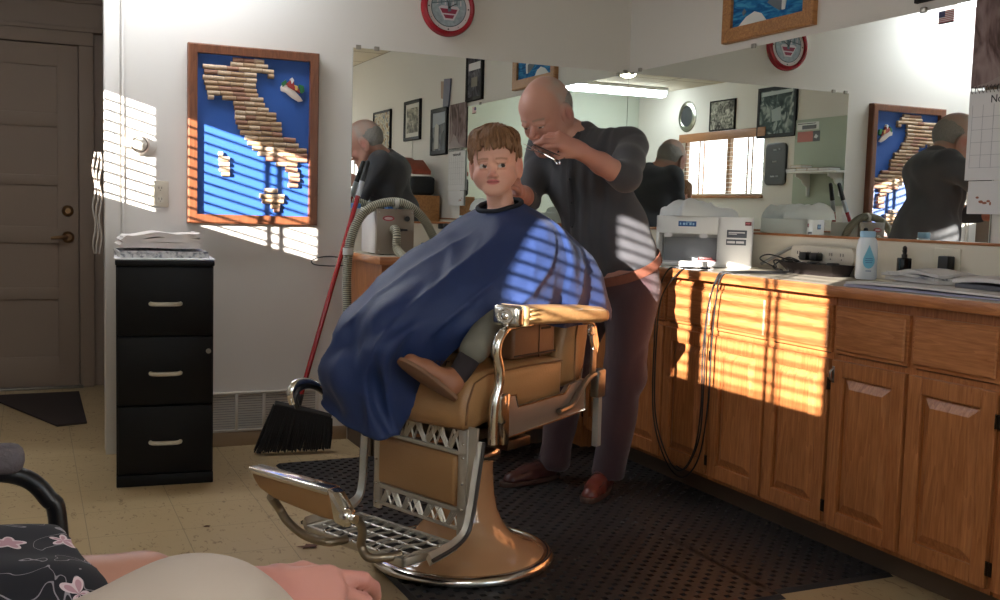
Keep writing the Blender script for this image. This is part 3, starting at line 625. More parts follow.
# left wall, seen twice reflected
picture('large black framed photograph of an old arch and crowd, beside the window valance', .57, .48, .035, onD(-3.25, 2.14), BLKFRAME, art('arch_art', (7, 1.8, (1, 1, 1)), [(38, 50, 52), (70, 86, 86), (168, 176, 172)]), shapes=[([(-.15, .05), (.12, .12), (.14, -.2), (-.12, -.22)], mat('arch_pale', (150, 160, 158), .6), 0), ([(-.45, .38), (.45, .42), (.45, .49), (-.45, .48)], mat('arch_sky', (176, 184, 182), .6), 0)])
picture('smaller black framed group photo between the oval plate and the arch photograph', .43, .31, .014, onD(-4.11, 2.17), BLKFRAME, art('group_art', (16, 1.4, (1, 1, 1)), [(60, 58, 52), (130, 128, 118), (190, 186, 172)]))
t = thing('oval_plate', 'silver rimmed dark oval plate on the wall above the window blind', 'plate', (XD, -4.75, 2.20), PI/2)
m = MB(); m.lathe([(.105, -.012), (.115, -.02), (.135, -.018), (.165, -.006), (.168, 0)], axis='y', n=48); m.build('rim', mat('silver_rim', (150, 150, 140), .25, 1.), t)
m = MB(); m.lathe([(0, -.008), (.07, -.010), (.108, -.013)], axis='y', n=48); m.build('centre', mat('dark_centre', (48, 50, 54), .3), t)
t = thing('hours_sign', 'black rounded letter board with white lines of text, right of the window blind', 'sign', (XD, -3.225, 1.645), PI/2)
m = MB(); m.prism(rounded(0, 0, .30, .40, .05), -.018, 0, 'xz', bev=.003); m.build('board', mat('sign_black', (22, 22, 24), .35), t)
m = MB(); m.prism(rounded(0, 0, .275, .375, .042), -.020, -.017, 'xz'); m.build('panel', mat('sign_slate', (38, 38, 42), .5), t, 0)
for row in (((-.03, .135, .055), (.045, .14, .035)), ((-.04, .025, .06),), ((-.06, -.115, .06), (.02, -.115, .045))):
    m = MB()
    for x, z, w_ in row:
        for k in range(int(w_/.012)): m.box((x+k*.012, -.0225, z-.008), (x+k*.012+.009, -.0195, z+.008-.004*(k % 2)))
    m.build('lettering', mat('chalk_grey', (170, 170, 172), .8), t)
# green board with stickers, shelf and books
m = MB(); m.box((XD, -2.97, 1.255), (XD+.012, -2.12, 2.04), .002); o = m.build('green_wall_panel', GREENWALL); tag(o, 'sage green wall panel behind the white bracket shelf', 'panel')
t = thing('wall_sticker', 'small white and black sticker at the top of the green panel', 'sticker', (XD+.012, -2.79, 1.975), PI/2)
m = MB(); m.box((-.15, -.003, -.032), (.14, 0, .036)); m.build('card', PAPER, t, 0); m = MB(); m.box((-.08, -.004, -.026), (.11, -.002, .010)); m.box((-.14, -.004, .02), (.10, -.002, .028)); m.build('print', BLACK, t, 0)
t = thing('wall_sticker', 'red and black rectangular sticker below the white one on the green panel', 'sticker', (XD+.012, -2.78, 1.88), PI/2)
m = MB(); m.box((-.15, -.003, -.045), (.06, 0, .048)); m.box((.06, -.003, -.045), (.15, 0, .048), mi=1); m.build('card', [mat('sticker_red', (172, 92, 80), .6), BLACK], t, 0); m = MB(); m.prism([(.075, -.01), (.10, .02), (.13, -.0), (.11, -.02)], -.005, -.002, 'xz'); m.build('emblem', PAPER, t, 0)
SH = thing('bracket_shelf', 'white wall shelf on curved brackets holding old books', 'shelf', (XD+.012, -2.52, 1.54), PI/2)
m = MB(); m.box((-.32, -.19, 0), (.33, 0, .018), .003); m.build('board', WHITE, SH)
for x in (-.22, .2):
    m = MB(); pts = [(-.0, -.002), (-.16, -.002)]+[(-.16+.04*math.sin(a), -.03-.02*(1-math.cos(a))) for a in (0, .8, 1.6)]+[(-.10, -.05), (-.075, -.09), (-.03, -.12), (-.028, -.2), (0, -.21)]
    m.prism(pts, x-.009, x+.009, 'yz', bev=.002); m.build('bracket', WHITE, SH)
random.seed(3)
for k in range(5):
    m = MB(); hgt = .028; L = .20; y = -2.80+.14*(k % 4)
    cols = [(50, 40, 34), (178, 150, 110), (150, 126, 92), (90, 62, 44), (196, 176, 140)]
    m.box((-.07, -.065, 0), (.07, .065, .004), .001); m.box((-.07, -.065, hgt-.004), (.07, .065, hgt), .001); m.box((-.07, -.065, 0), (-.066, .065, hgt), .001); m.box((-.067, -.062, .004), (.067, .062, hgt-.004), mi=1)
    zz = 1.5585 + (hgt+.0005 if k == 4 else 0); y = -2.80+.145*k if k < 4 else -2.73
    o = m.build('old_book', [mat('book_cover_%d' % k, cols[k], .6), PAPER]); o.location = (XD+.12, y, zz); o.rotation_euler = (0, 0, PI/2+random.uniform(-.03, .03))
    tag(o, ['dark brown old book at the window end of the bracket shelf', 'tan old book next to the dark one on the bracket shelf', 'brown grey old book third along the bracket shelf', 'reddish brown old book at the far end of the bracket shelf', 'cream old book lying on top of the dark and tan ones on the shelf'][k], 'book', 'old books on the bracket shelf')
t = thing('flag_sticker', 'small American flag stuck near the top of the right mirror', 'sticker', (-.0092, -2.125, 1.838), -PI/2)
m = MB(); w_, h_ = .066, .040
for k in range(13): m.box((-w_/2, -.0012, h_/2-(k+1)*h_/13), (w_/2, 0, h_/2-k*h_/13), mi=k % 2)
m.box((-w_/2, -.0016, h_/2-7*h_/13), (-w_/2+w_*.42, -.0002, h_/2), mi=2); m.box((-w_/2, -.0014, -h_/2-.004), (w_/2, 0, -h_/2), mi=3); m.build('flag', [mat('flag_red', (170, 70, 78), .6), PAPER, mat('flag_blue', (48, 50, 96), .6), BLACK], t, 0)

# ================================================================ CALENDAR
t = thing('wall_calendar', 'hanging wall calendar with a brown photo above a white month sheet, at the right edge', 'calendar', (-.012, -2.42, 1.57), -PI/2)
m = MB(); m.box((-.165, -.004, .008), (.165, -.001, .34)); m.build('photo_page', art('calendar_photo', (6, 1.6, (2, 1, .8)), [(70, 52, 48), (128, 108, 106), (150, 134, 132)]), t, 0)
m = MB(); m.prism([(-.16, .012), (-.10, .02), (-.03, .045), (.03, .10), (.08, .12), (.12, .06), (.16, .05), (.16, .01)], -.005, -.003, 'xz'); m.build('photo_shape', mat('calendar_figure', (150, 136, 132), .7, vary=.3, vscale=20), t, 0)
m = MB(); m.box((-.165, -.006, -.30), (.165, -.001, -.004)); sh = m.build('month_sheet', PAPER, t, 0)
m = MB()
for k in range(5): m.box((-.15, -.0066, -.09-k*.042), (.15, -.0058, -.091-k*.042))
for k in range(8): m.box((-.15+k*.0428, -.0066, -.26), (-.149+k*.0428, -.0058, -.05))
m.build('grid_lines', mat('grey_ink', (150, 150, 156), .8), sh, 0)
text('lettering', 'November', .036, Matrix.Translation((.0, -.0065, -.035)) @ Matrix.Rotation(PI/2, 4, 'X'), mat('dark_ink', (60, 60, 66), .8), sh)
m = MB()
for k in range(22):
    x = -.155+k*.0148; m.tube([(x, -.006, -.012), (x, -.011, -.004), (x, -.010, .006), (x, -.004, .014)], .0012, 5)
m.build('spiral', BLACK, t)
t = thing('drawing_sheet', 'white sheet with a small red brown drawing pinned below the calendar', 'paper', (-.012, -2.425, 1.212), -PI/2)
m = MB(); m.box((-.155, -.003, -.055), (.155, -.001, .055)); m.build('sheet', PAPER, t, 0)
m = MB()
for (x, z, a, b) in ((-.115, .0, .007, .004), (-.10, -.014, .010, .005), (-.085, -.018, .011, .004), (-.07, -.012, .008, .004), (-.062, -.02, .004, .006)): m.ell((x, -.0032, z), (a, .0006, b), n=10)
m.build('drawing', mat('sienna_ink', (150, 96, 76), .8), t)
# ================================================================ FILING CABINET
fc = thing('filing_cabinet', 'black three drawer metal filing cabinet beside the wall corner, newspapers on top', 'filing cabinet', (-2.412, -.365, 0), -.075)
fw, fd, fh = .366, .50, .895
m = MB(); m.box((-fw/2, -fd/2+.018, .0), (fw/2, fd/2, fh-.02), .004); m.box((-fw/2, -fd/2, 0), (fw/2, -fd/2+.02, .045), .003); m.build('body', BLACKPAINT, fc)
m = MB(); m.box((-fw/2-.003, -fd/2-.003, fh-.022), (fw/2+.003, fd/2+.002, fh), .005); m.build('top', BLACKPAINT, fc)
for k in range(3):
    z0 = .05+k*.275; m = MB(); m.box((-fw/2+.006, -fd/2, z0), (fw/2-.006, -fd/2+.018, z0+.268), .004); dr = m.build('drawer', BLACKPAINT, fc)
    m = MB(); zc = z0+.125; m.tube(catmull([(-.056, -fd/2, zc), (-.052, -fd/2-.014, zc), (-.03, -fd/2-.020, zc-.001), (.03, -fd/2-.020, zc-.001), (.052, -fd/2-.014, zc), (.056, -fd/2, zc)], 4), .0085, 8, up=(0, 0, 1)); m.build('handle', mat('cream_handle', (196, 190, 172), .4), dr)
m = MB(); m.cyl((.163, -fd/2-.004, .535), (.163, -fd/2+.004, .535), .010); m.build('lock', STEEL, fc)
def wavy_sheets(name, label, n, w, d, loc, rz, mats, th=.006, seed=1, group=None, fold=True, cat='newspaper', amp=.004):
    """a folded stack: n leaves, rounded at the fold, as child parts"""
    r = thing(name, label, cat, loc, rz, group); rr = random.Random(seed); z = 0
    for k in range(n):
        m = MB(); nx, ny = 14, 8; t = th*rr.uniform(.8, 1.2); dx, dy = rr.uniform(-.008, .008), rr.uniform(-.01, .01); v = []
        for s in (0, 1):
            for i in range(nx+1):
                for j in range(ny+1):
                    u, q = i/nx-.5, j/ny-.5; zz = z+s*t+amp*(k+1)/n*(math.sin(u*7+seed+k*.7)*.5+math.sin(q*5+k)*.5+.6)
                    if k == 0 and s == 0: zz = 0
                    v.append((u*w+dx+(.004*math.sin(q*20) if i in (0, nx) else 0), q*d+dy, max(zz, s*.001)))
        f = []; N = (nx+1)*(ny+1); I = lambda i, j, s: s*N+i*(ny+1)+j
        for i in range(nx):
            for j in range(ny): f += [(I(i, j, 1), I(i+1, j, 1), I(i+1, j+1, 1), I(i, j+1, 1)), (I(i, j, 0), I(i, j+1, 0), I(i+1, j+1, 0), I(i+1, j, 0))]
            f += [(I(i, 0, 0), I(i+1, 0, 0), I(i+1, 0, 1), I(i, 0, 1)), (I(i, ny, 0), I(i, ny, 1), I(i+1, ny, 1), I(i+1, ny, 0))]
        for j in range(ny): f += [(I(0, j, 0), I(0, j, 1), I(0, j+1, 1), I(0, j+1, 0)), (I(nx, j, 0), I(nx, j+1, 0), I(nx, j+1, 1), I(nx, j, 1))]
        m.add(v, f); m.build('leaf', mats[k % len(mats)], r); z += t
    return r
NEWS = art('newsprint', (60, .3, (1, .25, 1)), [(120, 120, 124), (190, 188, 186), (206, 204, 200)])
NEWSP = mat('newsprint_plain', (200, 196, 192), .85)
m = MB(); m.box((-.19, -.235, 0), (.19, .24, .004)); o = m.build('paper_liner', PAPER); o.location = (-2.412, -.365, .8955); o.rotation_euler = (0, 0, -.075); tag(o, 'white sheet of paper covering the top of the black filing cabinet', 'paper')
wavy_sheets('newspaper', 'folded newspaper with dark print at the bottom of the pile on the filing cabinet', 2, .34, .30, (-2.43, -.36, .900), 0, [NEWS, NEWS], .012, 2, amp=.003)
# folded white towel / paper bundle
tw = thing('folded_towel', 'folded white towel lying on the newspaper on the black filing cabinet', 'towel', (-2.435, -.36, .938))
m = MB()
for k, (w_, hh, zz) in enumerate(((.315, .020, 0), (.31, .020, .018), (.295, .018, .036))):
    P = []; n_ = 26
    for s in (-1, 1):
        for j in range(n_):
            u = j/(n_-1)-.5; P.append((u*w_+.004*k, s, zz+.010+(hh/2*s if abs(u) < .5 else 0)+.010*math.exp(-((u-.32)/.14)**2)*(k/2)+.008*math.sin(u*9+k)*(k/2)))
    for y0 in (-.125, .125): m.v += [(x, y0+.006*math.sin(x*40+k), z) for x, s, z in P]
    o = len(m.v)-4*n_
    for j in range(n_-1):
        m.f += [(o+j, o+j+1, o+2*n_+j+1, o+2*n_+j), (o+n_+j+1, o+n_+j, o+3*n_+j, o+3*n_+j+1), (o+j+1, o+j, o+n_+j, o+n_+j+1), (o+2*n_+j, o+2*n_+j+1, o+3*n_+j+1, o+3*n_+j)]; m.m += [0]*4
    m.f += [(o, o+n_, o+3*n_, o+2*n_), (o+n_-1, o+3*n_-1, o+4*n_-1, o+2*n_-1)]; m.m += [0]*2
    m.tube([(w_/2+.004*k, y, zz+.010+.006*(k/2)) for y in (-.12, 0, .12)], .011, 8)
m.build('folds', mat('white_terry', (214, 206, 200), .95, bump=.25, bscale=260), tw, 60)

# ================================================================ BROOM
br = thing('broom', 'red handled push broom with black angled bristles leaning by the left mirror edge', 'broom', (-1.80, -.20, 0))
P0 = Vector((0, -.02, .25)); P1 = Vector((-1.475+1.80, -.055+.20, 1.245)); P2 = Vector((-1.447+1.80, -.045+.20, 1.335))
m = MB(); m.cyl(P0, P0+(P1-P0)*.93, .0115); m.build('pole', mat('red_enamel', (150, 16, 26), .25, coat=.4), br)
m = MB(); m.cyl(P0+(P1-P0)*.93, P1, .013); m.build('silver_grip', mat('silver_plastic', (170, 172, 176), .3, .6), br)
m = MB(); m.cyl(P1, P2, .0135, .012); m.ell(P2, (.012, .012, .012)); m.build('tip', BLACK, br)
A_ = Vector((-.115, -.02, .232)); B_ = Vector((.135, -.06, .165))
m = MB(); ax = (B_-A_).normalized(); m.tube([A_, A_+(B_-A_)*.5, B_], [.014, .018, .014], 10, up=(0, 1, 0)); m.cyl(P0-Vector((.02, 0, .06)), P0+Vector((.006, 0, .02)), .02, .013); m.build('head', BLACK, br)
random.seed(8); m = MB()
for i in range(44):
    for j in (-1, 0, 1):
        t = i/43; a = A_+(B_-A_)*t+Vector((0, j*.012, -.006)); e = Vector((-.20+t*.325, -.02+j*.022-.04*t, .012+.01*random.random())); e += Vector((random.uniform(-.006, .006), random.uniform(-.006, .006), 0))
        m.tube([a, (a+e)/2+Vector((random.uniform(-.004, .004), 0, 0)), e], [.0045, .005, .0035], 5)
bs = m.build('bristles', mat('black_bristles', (16, 15, 15), .75), br); tag(bs, kind='stuff')

# ================================================================ VACUUM BOX with hose
vc = thing('hair_vacuum', 'taupe and white metal vacuum box with a ribbed hose, left of the boy', 'vacuum', (-1.41, -.25, .9115))
m = MB(); m.box((-.088, -.10, .006), (.088, .12, .205), .006); m.build('white_case', mat('white_case', (206, 204, 198), .35), vc)
m = MB(); m.box((-.090, -.122, .004), (.088, -.098, .208), .004); fp = m.build('front_panel', mat('taupe_metal', (128, 116, 102), .35, .3), vc)
for x in (-.078, .076):
    for z in (.02, .193):
        m = MB(); m.ell((x, -.1225, z), (.004, .002, .004), n=8); m.build('screw', STEEL, fp)
m = MB(); m.prism([(.028*math.cos(a*PI/12)-.035, .012*math.sin(a*PI/12)+.165) for a in range(24)], -.1245, -.121, 'xz'); bd = m.build('badge', mat('badge_red', (150, 32, 44), .3), fp)
m = MB(); m.prism([(.020*math.cos(a*PI/12)-.035, .006*math.sin(a*PI/12)+.165) for a in range(24)], -.1252, -.1235, 'xz'); m.build('badge_lettering', mat('badge_pale', (214, 190, 190), .3), bd)
m = MB(); m.cyl((.052, -.121, .165), (.052, -.131, .165), .012); m.build('dial', BLACK, fp)
m = MB(); m.box((.0, -.128, .109), (.055, -.121, .119), .002); m.prism([(-.004, .104), (.03, .109), (.03, .119), (-.004, .124)], -.134, -.122, 'xz'); m.build('switch', BLACK, fp)
m = MB(); m.box((-.06, -.08, 0), (-.04, .1, .008)); m.box((.04, -.08, 0), (.06, .1, .008)); m.build('foot', BLACK, vc)
m = MB(); m.box((-.02, -.06, .205), (.02, -.01, .232), .004); m.build('blue_bracket', mat('bright_blue', (60, 120, 190), .4), vc)
HOSE = mat('hose_grey', (172, 168, 146), .45); HOSED = mat('hose_dark', (86, 82, 70), .5)
def hose(name, pts, r, parent, n=8):
    c = catmull(pts, n); P = [Vector(p) for p in c]; m = MB(); Ln = [0]
    for i in range(1, len(P)): Ln.append(Ln[-1]+(P[i]-P[i-1]).length)
    tot = Ln[-1]; pitch = .009; k = int(tot/pitch*4); pp = []; rr = []
    for i in range(k+1):
        s = tot*i/k; j = max(q for q in range(len(Ln)) if Ln[q] <= s+1e-9); j = min(j, len(P)-2); t = (s-Ln[j])/max(1e-9, Ln[j+1]-Ln[j]); pp.append(P[j].lerp(P[j+1], t)); rr.append(r*(1+.085*math.cos(i*PI/2)))
    m.tube(pp, rr, 14); 
    for fi in range(len(m.m)):
        ring = fi//14
        if ring < k and (ring % 4) in (1, 2): m.m[fi] = 1
    return m.build(name, [HOSE, HOSED], parent, 60)
hose('ribbed_hose', [(-.205, -.16, -.62), (-.212, -.14, -.45), (-.218, -.12, -.25), (-.216, -.10, -.07), (-.195, -.09, .08), (-.14, -.085, .185), (-.05, -.085, .232), (.05, -.085, .232), (.14, -.09, .17), (.205, -.10, .06), (.25, -.12, -.002), (.33, -.14, .022)], .0205, vc)
hose('front_hose', [(-.012, -.12, .115), (-.012, -.155, .118), (-.014, -.18, .09), (-.014, -.19, .03), (-.014, -.33, -.02), (-.014, -.345, -.12), (-.014, -.345, -.28)], .0175, vc)
for p_ in ([(-.2115, -.095, .0), (-.212, -.095, .03)], [(-.0, -.085, .233), (.02, -.085, .234)]):
    m = MB(); m.tube(p_, .0238, 14); m.build('hose_cuff', mat('tape_white', (206, 204, 196), .5), vc)
m = MB(); m.tube(catmull([(-1.70, -.02, .87), (-1.64, -.05, .888), (-1.56, -.10, .88), (-1.545, -.12, .86), (-1.60, -.08, .845), (-1.69, -.03, .848)], 6, True), .003, 6); o = m.build('wire_loop', BLACK); tag(o, 'thin black wire loop on the wall beside the vacuum hose', 'wire')
m = MB(); m.box((-.035, -.01, -.012), (.035, .012, .014), .004); m.ell((-.0, -.012, .004), (.018, .012, .013)); o = m.build('hair_clipper', BLACK); o.location = (-1.04, -.034, 1.04); tag(o, 'small black gadget on the left backsplash, right of the vacuum hose', 'gadget')
m = MB(); m.box((-.05, -.03, 0), (.05, .03, .05), .008); o = m.build('charger_block', BLACK); o.location = (-1.14, -.12, .9115); tag(o, 'black charger block on the counter between hose and backsplash', 'charger')

# ================================================================ MATS
def holed_mat(label, w, d, loc, rz, group, pitch=.029):
    """rubber mat with real square perforations"""
    m = MB(); nx, ny = int(w/pitch), int(d/pitch); th = .012; b = pitch*.33
    v = []; f = []
    xs = []
    for i in range(nx): xs += [(-w/2+(i+.5)*pitch*w/(nx*pitch)-b), (-w/2+(i+.5)*pitch*w/(nx*pitch)+b)]
    xs = [-w/2]+xs+[w/2]; ys = []
    for j in range(ny): ys += [(-d/2+(j+.5)*d/ny-b), (-d/2+(j+.5)*d/ny+b)]
    ys = [-d/2]+ys+[d/2]; X, Y = len(xs), len(ys)
    for y in ys:
        for x in xs: v.append((x, y, th))
    N = X*Y
    for y in ys:
        for x in xs: v.append((x, y, .0015))
    hole = lambda i, j: (i % 2 == 1) and (j % 2 == 1) and ((i//2+j//2) % 2 == 0) and 0 < i < X-2 and 0 < j < Y-2
    for j in range(Y-1):
        for i in range(X-1):
            a = j*X+i
            if hole(i, j):
                q = (a, a+1, a+1+X, a+X)
                for k in range(4): f.append((q[k], q[(k+1) % 4], q[(k+1) % 4]+N, q[k]+N))
            else: f.append((a, a+1, a+1+X, a+X))
    m.add(v, f)
    ed = [(-w/2, -d/2), (w/2, -d/2), (w/2, d/2), (-w/2, d/2)]; be = .012
    V = [(x, y, th) for x, y in ed]+[(x+(be if x > 0 else -be), y+(be if y > 0 else -be), 0) for x, y in ed]
    m.add(V, [(k, (k+1) % 4, 4+(k+1) % 4, 4+k) for k in range(4)])
    m.add([(x, y, .0012) for x, y in ed], [(0, 1, 2, 3)], 1)
    me = m; o = m.build('rubber_mat', [RUBBER, mat('mat_underside', (14, 13, 13), .8)], None, 0); o.location = loc; o.rotation_euler = (0, 0, rz); return tag(o, label, 'mat', group)
holed_mat('perforated black rubber mat under the barber chair', 1.02, 2.04, (-1.415, -1.455, .0), 0.015, 'rubber floor mats')
holed_mat('perforated black rubber mat along the oak cabinets, under the barber right foot', .48, 2.06, (-.672, -1.40, .0), 0.0, 'rubber floor mats')
m = MB(); m.prism([(-3.06, 1.72), (-3.10, 1.42), (-2.82, .62), (-2.45, .62), (-2.45, 1.72)][0:0] or [(-3.15, 1.60), (-2.80, .66), (-2.66, .70), (-2.66, 1.62)], .0005, .012, 'xy', bev=.003); o = m.build('door_mat', mat('dark_door_mat', (52, 42, 38), .95, bump=.3, bscale=200)); tag(o, 'dark brown door mat in front of the brown entry door', 'mat')
# leaf litter on the floor
LEAF = mat('dry_leaf', (88, 52, 34), .8, vary=.3, vscale=60)
random.seed(11)
for (x, y, s, lab) in ((-2.08, -1.55, .035, 'largest brown dry leaf scrap, on the floor left of the footrest'), (-2.62, -1.52, .014, 'small brown leaf scrap on the floor in front of the filing cabinet'), (-2.36, -1.22, .013, 'pale brown leaf scrap midway between cabinet and large leaf'), (-2.30, -1.78, .009, 'tiny dark leaf crumb nearest the waiting person knee')):
    m = MB(); n_ = 11; pts = [(s*(1 if k % 2 else .5)*math.cos(k*2*PI/n_)*1.3, s*(1 if k % 2 else .45)*math.sin(k*2*PI/n_)*.8) for k in range(n_)]
    c0 = [(0, 0, .006)]+[(a, b, .002+random.random()*.004) for a, b in pts]; m.add(c0, [(0, 1+k, 1+(k+1) % n_) for k in range(n_)]); m.add([(a, b, c-.0012) for a, b, c in c0], [(0, 1+(k+1) % n_, 1+k) for k in range(n_)])
    o = m.build('dry_leaf', LEAF); o.location = (x, y, .0); tag(o, lab, 'leaf')

# ================================================================ ON THE RIGHT COUNTER
CT = .9125
ub = thing('sterilizer_cabinet', 'white countertop sterilizer box with an open front and blue label', 'sterilizer', (-.2465, -1.098, CT))
# local: x along wall toward viewer(-Y world), y depth
ub.rotation_euler = (0, 0, -math.atan2(.25, .315))
W_, D_, Hh = .402, .20, .212; tk = .012
m = MB(); x0, x1 = -W_/2, W_/2; y0, y1 = -D_/2, D_/2; div = x0+.258
m.box((x0, y0, 0), (x0+tk, y1, Hh), .004); m.box((x1-.012, y0, 0), (x1, y1, Hh), .004); m.box((x0, y0, Hh-.014), (x1, y1, Hh), .006); m.box((x0, y1-.01, 0), (x1, y1, Hh), .003); m.box((x0, y0, 0), (x1, y1, .012), .003)
m.box((div, y0, 0), (x1, y0+.02, Hh), .004); m.box((div, y0, 0), (div+.012, y1, Hh), .003); m.box((x0, y0, Hh-.075), (div, y0+.014, Hh), .004)
m.build('case', WHITE, ub)
m = MB(); m.box((x0+tk, y0+.02, .012), (div, y0+.025, .02)); 
for k in range(2): m.prism(rounded(x0+.05+k*.15, Hh-.082, .035, .018, .008), y0-.004, y0+.004, 'xz')
m.build('catch', PAPER, ub)
m = MB(); m.box((x0+.02, y1-.03, .013), (div-.01, y1-.018, .12)); m.build('inner_tray', mat('grey_liner', (150, 152, 156), .3), ub)
def label_tag(name, x, z, w, h, col, lines, parent, lm):
    m = MB(); m.box((x-w/2, y0-.0015, z-h/2), (x+w/2, y0-.0002, z+h/2)); o = m.build(name, col, parent, 0)
    m = MB()
    for (a, b, c, d_) in lines: m.box((x-w/2+a*w, y0-.0022, z-h/2+c*h), (x-w/2+b*w, y0-.0014, z-h/2+d_*h))
    m.build(name+'_print', lm, o, 0)
label_tag('blue_label', x0+.13, Hh-.033, .075, .022, mat('label_blue', (40, 84, 140), .4), [], ub, PAPER)
m = MB()
for k, w_ in enumerate((.006, .010, .005, .009, .007)): m.box((x0+.098+k*.0135, y0-.0022, Hh-.038), (x0+.098+k*.0135+w_, y0-.0013, Hh-.029))
m.box((x0+.125, y0-.0022, Hh-.027), (x0+.150, y0-.0013, Hh-.0245)); m.build('lettering', mat('label_lightblue', (150, 190, 220), .5), ub)
label_tag('grey_label', x1-.065, Hh-.070, .082, .032, mat('label_grey', (76, 80, 88), .4), [(.08, .9, .6, .75), (.08, .5, .42, .52)], ub, PAPER)
label_tag('grey_label', x1-.067, Hh-.105, .082, .024, mat('label_grey', (76, 80, 88), .4), [(.05, .45, .3, .7), (.5, .9, .3, .7)], ub, PAPER)
label_tag('red_label', x1-.020, Hh-.026, .026, .016, mat('label_red', (110, 40, 50), .4), [(.1, .8, .4, .7)], ub, mat('label_pink', (200, 110, 110), .5))
# towels crumpled on top
def crumple(name, label, cx, cy, cz, w, d, h, m_, cat, seed, rz=0):
    nx, ny = 56, 24; X, Y = np.meshgrid(np.linspace(-1, 1, nx), np.linspace(-1, 1, ny), indexing='ij'); P = np.stack([X.ravel(), Y.ravel(), np.zeros(X.size)], 1)
    env = np.clip(1-np.maximum(abs(P[:, 0]), abs(P[:, 1]))**4, 0, 1)**.5
    nz = .55+.42*vnoise(P, seed, 4.5)+.22*np.abs(vnoise(P, seed+1, 11)); z = h*env*(.25+.75*np.clip(nz, 0, 1.2)); bx = P[:, 0]*w/2*(1+.06*vnoise(P, seed+2, 4)); by = P[:, 1]*d/2*(1+.06*vnoise(P, seed+3, 4))
    top = np.stack([bx, by, z+.001], 1); bot = np.stack([bx, by, 0*z], 1); V = np.concatenate([top, bot]); N = len(top); F = []
    for i in range(nx-1):
        for j in range(ny-1): a = i*ny+j; F += [(a, a+ny, a+ny+1, a+1), (N+a, N+a+1, N+a+ny+1, N+a+ny)]
    for i in range(nx-1):
        for j in (0, ny-1): a = i*ny+j; F.append((a, a+ny, N+a+ny, N+a))
    for j in range(ny-1):
        for i in (0, nx-1): a = i*ny+j; F.append((a, a+1, N+a+1, N+a))
    o = npmesh(name, V, np.array(F), m_); o.location = (cx, cy, cz); o.rotation_euler = (0, 0, rz); return tag(o, label, cat)
TERRY = mat('white_towel', (222, 224, 222), .95, bump=.2, bscale=240)
crumple('towel', 'crumpled white towel lying on top of the white sterilizer box', -.275, -1.09, CT+Hh+.0005, .30, .17, .075, TERRY, 'towel', 4)
# things inside / in front of the sterilizer
m = MB(); m.box((-.045, -.018, 0), (.045, .018, .016), .004); m.box((-.04, -.014, .016), (.02, .014, .026), .003); o = m.build('comb_box', mat('dark_red_plastic', (96, 40, 40), .4)); o.location = (-.265, -1.15, CT+.0125); o.rotation_euler = (0, 0, -.67); tag(o, 'dark red comb case lying inside the white sterilizer box', 'case')
m = MB(); m.box((-.055, -.03, 0), (.055, .03, .026), .002); o = m.build('paper_box', mat('white_card', (228, 226, 224), .7)); o.location = (-.42, -1.27, CT+.0003); o.rotation_euler = (0, 0, -.75); tag(o, 'flat white card box in front of the sterilizer at the counter edge', 'box')
# power strip standing against backsplash
ps = thing('power_strip', 'cream rounded power strip with outlets, leaning on the backsplash behind the cords', 'power strip', (-.045, -1.62, CT+.035), -PI/2)
m = MB(); m.prism(rounded(0, .035, .36, .072, .022), -.018, .012, 'xz', bev=.004); m.build('body', mat('strip_cream', (214, 206, 190), .35), ps)
for k in range(5):
    x = -.13+k*.062; m = MB()
    for dx in (-.007, .007): m.box((x+dx-.0015, -.0195, .036), (x+dx+.0015, -.0175, .048))
    m.cyl((x, -.0195, .024), (x, -.0175, .024), .0026, n=8); m.build('socket', BLACK, ps, 0)
for k in (1, 2):
    x = -.13+k*.062; m = MB(); m.box((x-.02, -.055, .014), (x+.022, -.019, .046), .006); m.build('plug', BLACK, ps)
# tray with clippers
tr = thing('clipper_tray', 'low dark tray of clipper parts on the counter between cords and lotion bottle', 'tray', (-.145, -1.70, CT), -PI/2)
m = MB(); m.prism([(-.17, -.045), (.13, -.045), (.13, .045), (-.17, .045)], 0, .003, 'xy'); 
m.add([(-.12, -.04, .002), (.13, -.04, .002), (.13, .04, .002), (-.12, .04, .002), (-.17, -.055, .042), (.14, -.055, .042), (.14, .055, .042), (-.17, .055, .042)], [(0, 1, 5, 4), (1, 2, 6, 5), (2, 3, 7, 6), (3, 0, 4, 7)])
m.build('tray', mat('dark_tray', (40, 34, 32), .7, spec=.15), tr)
for k in range(4):
    m = MB(); m.box((-.10+k*.055, -.02, .012), (-.065+k*.055, .02, .044+.006*(k % 2)), .006); m.build('clipper_guard', mat('guard_grey', (34, 34, 36), .35), tr)
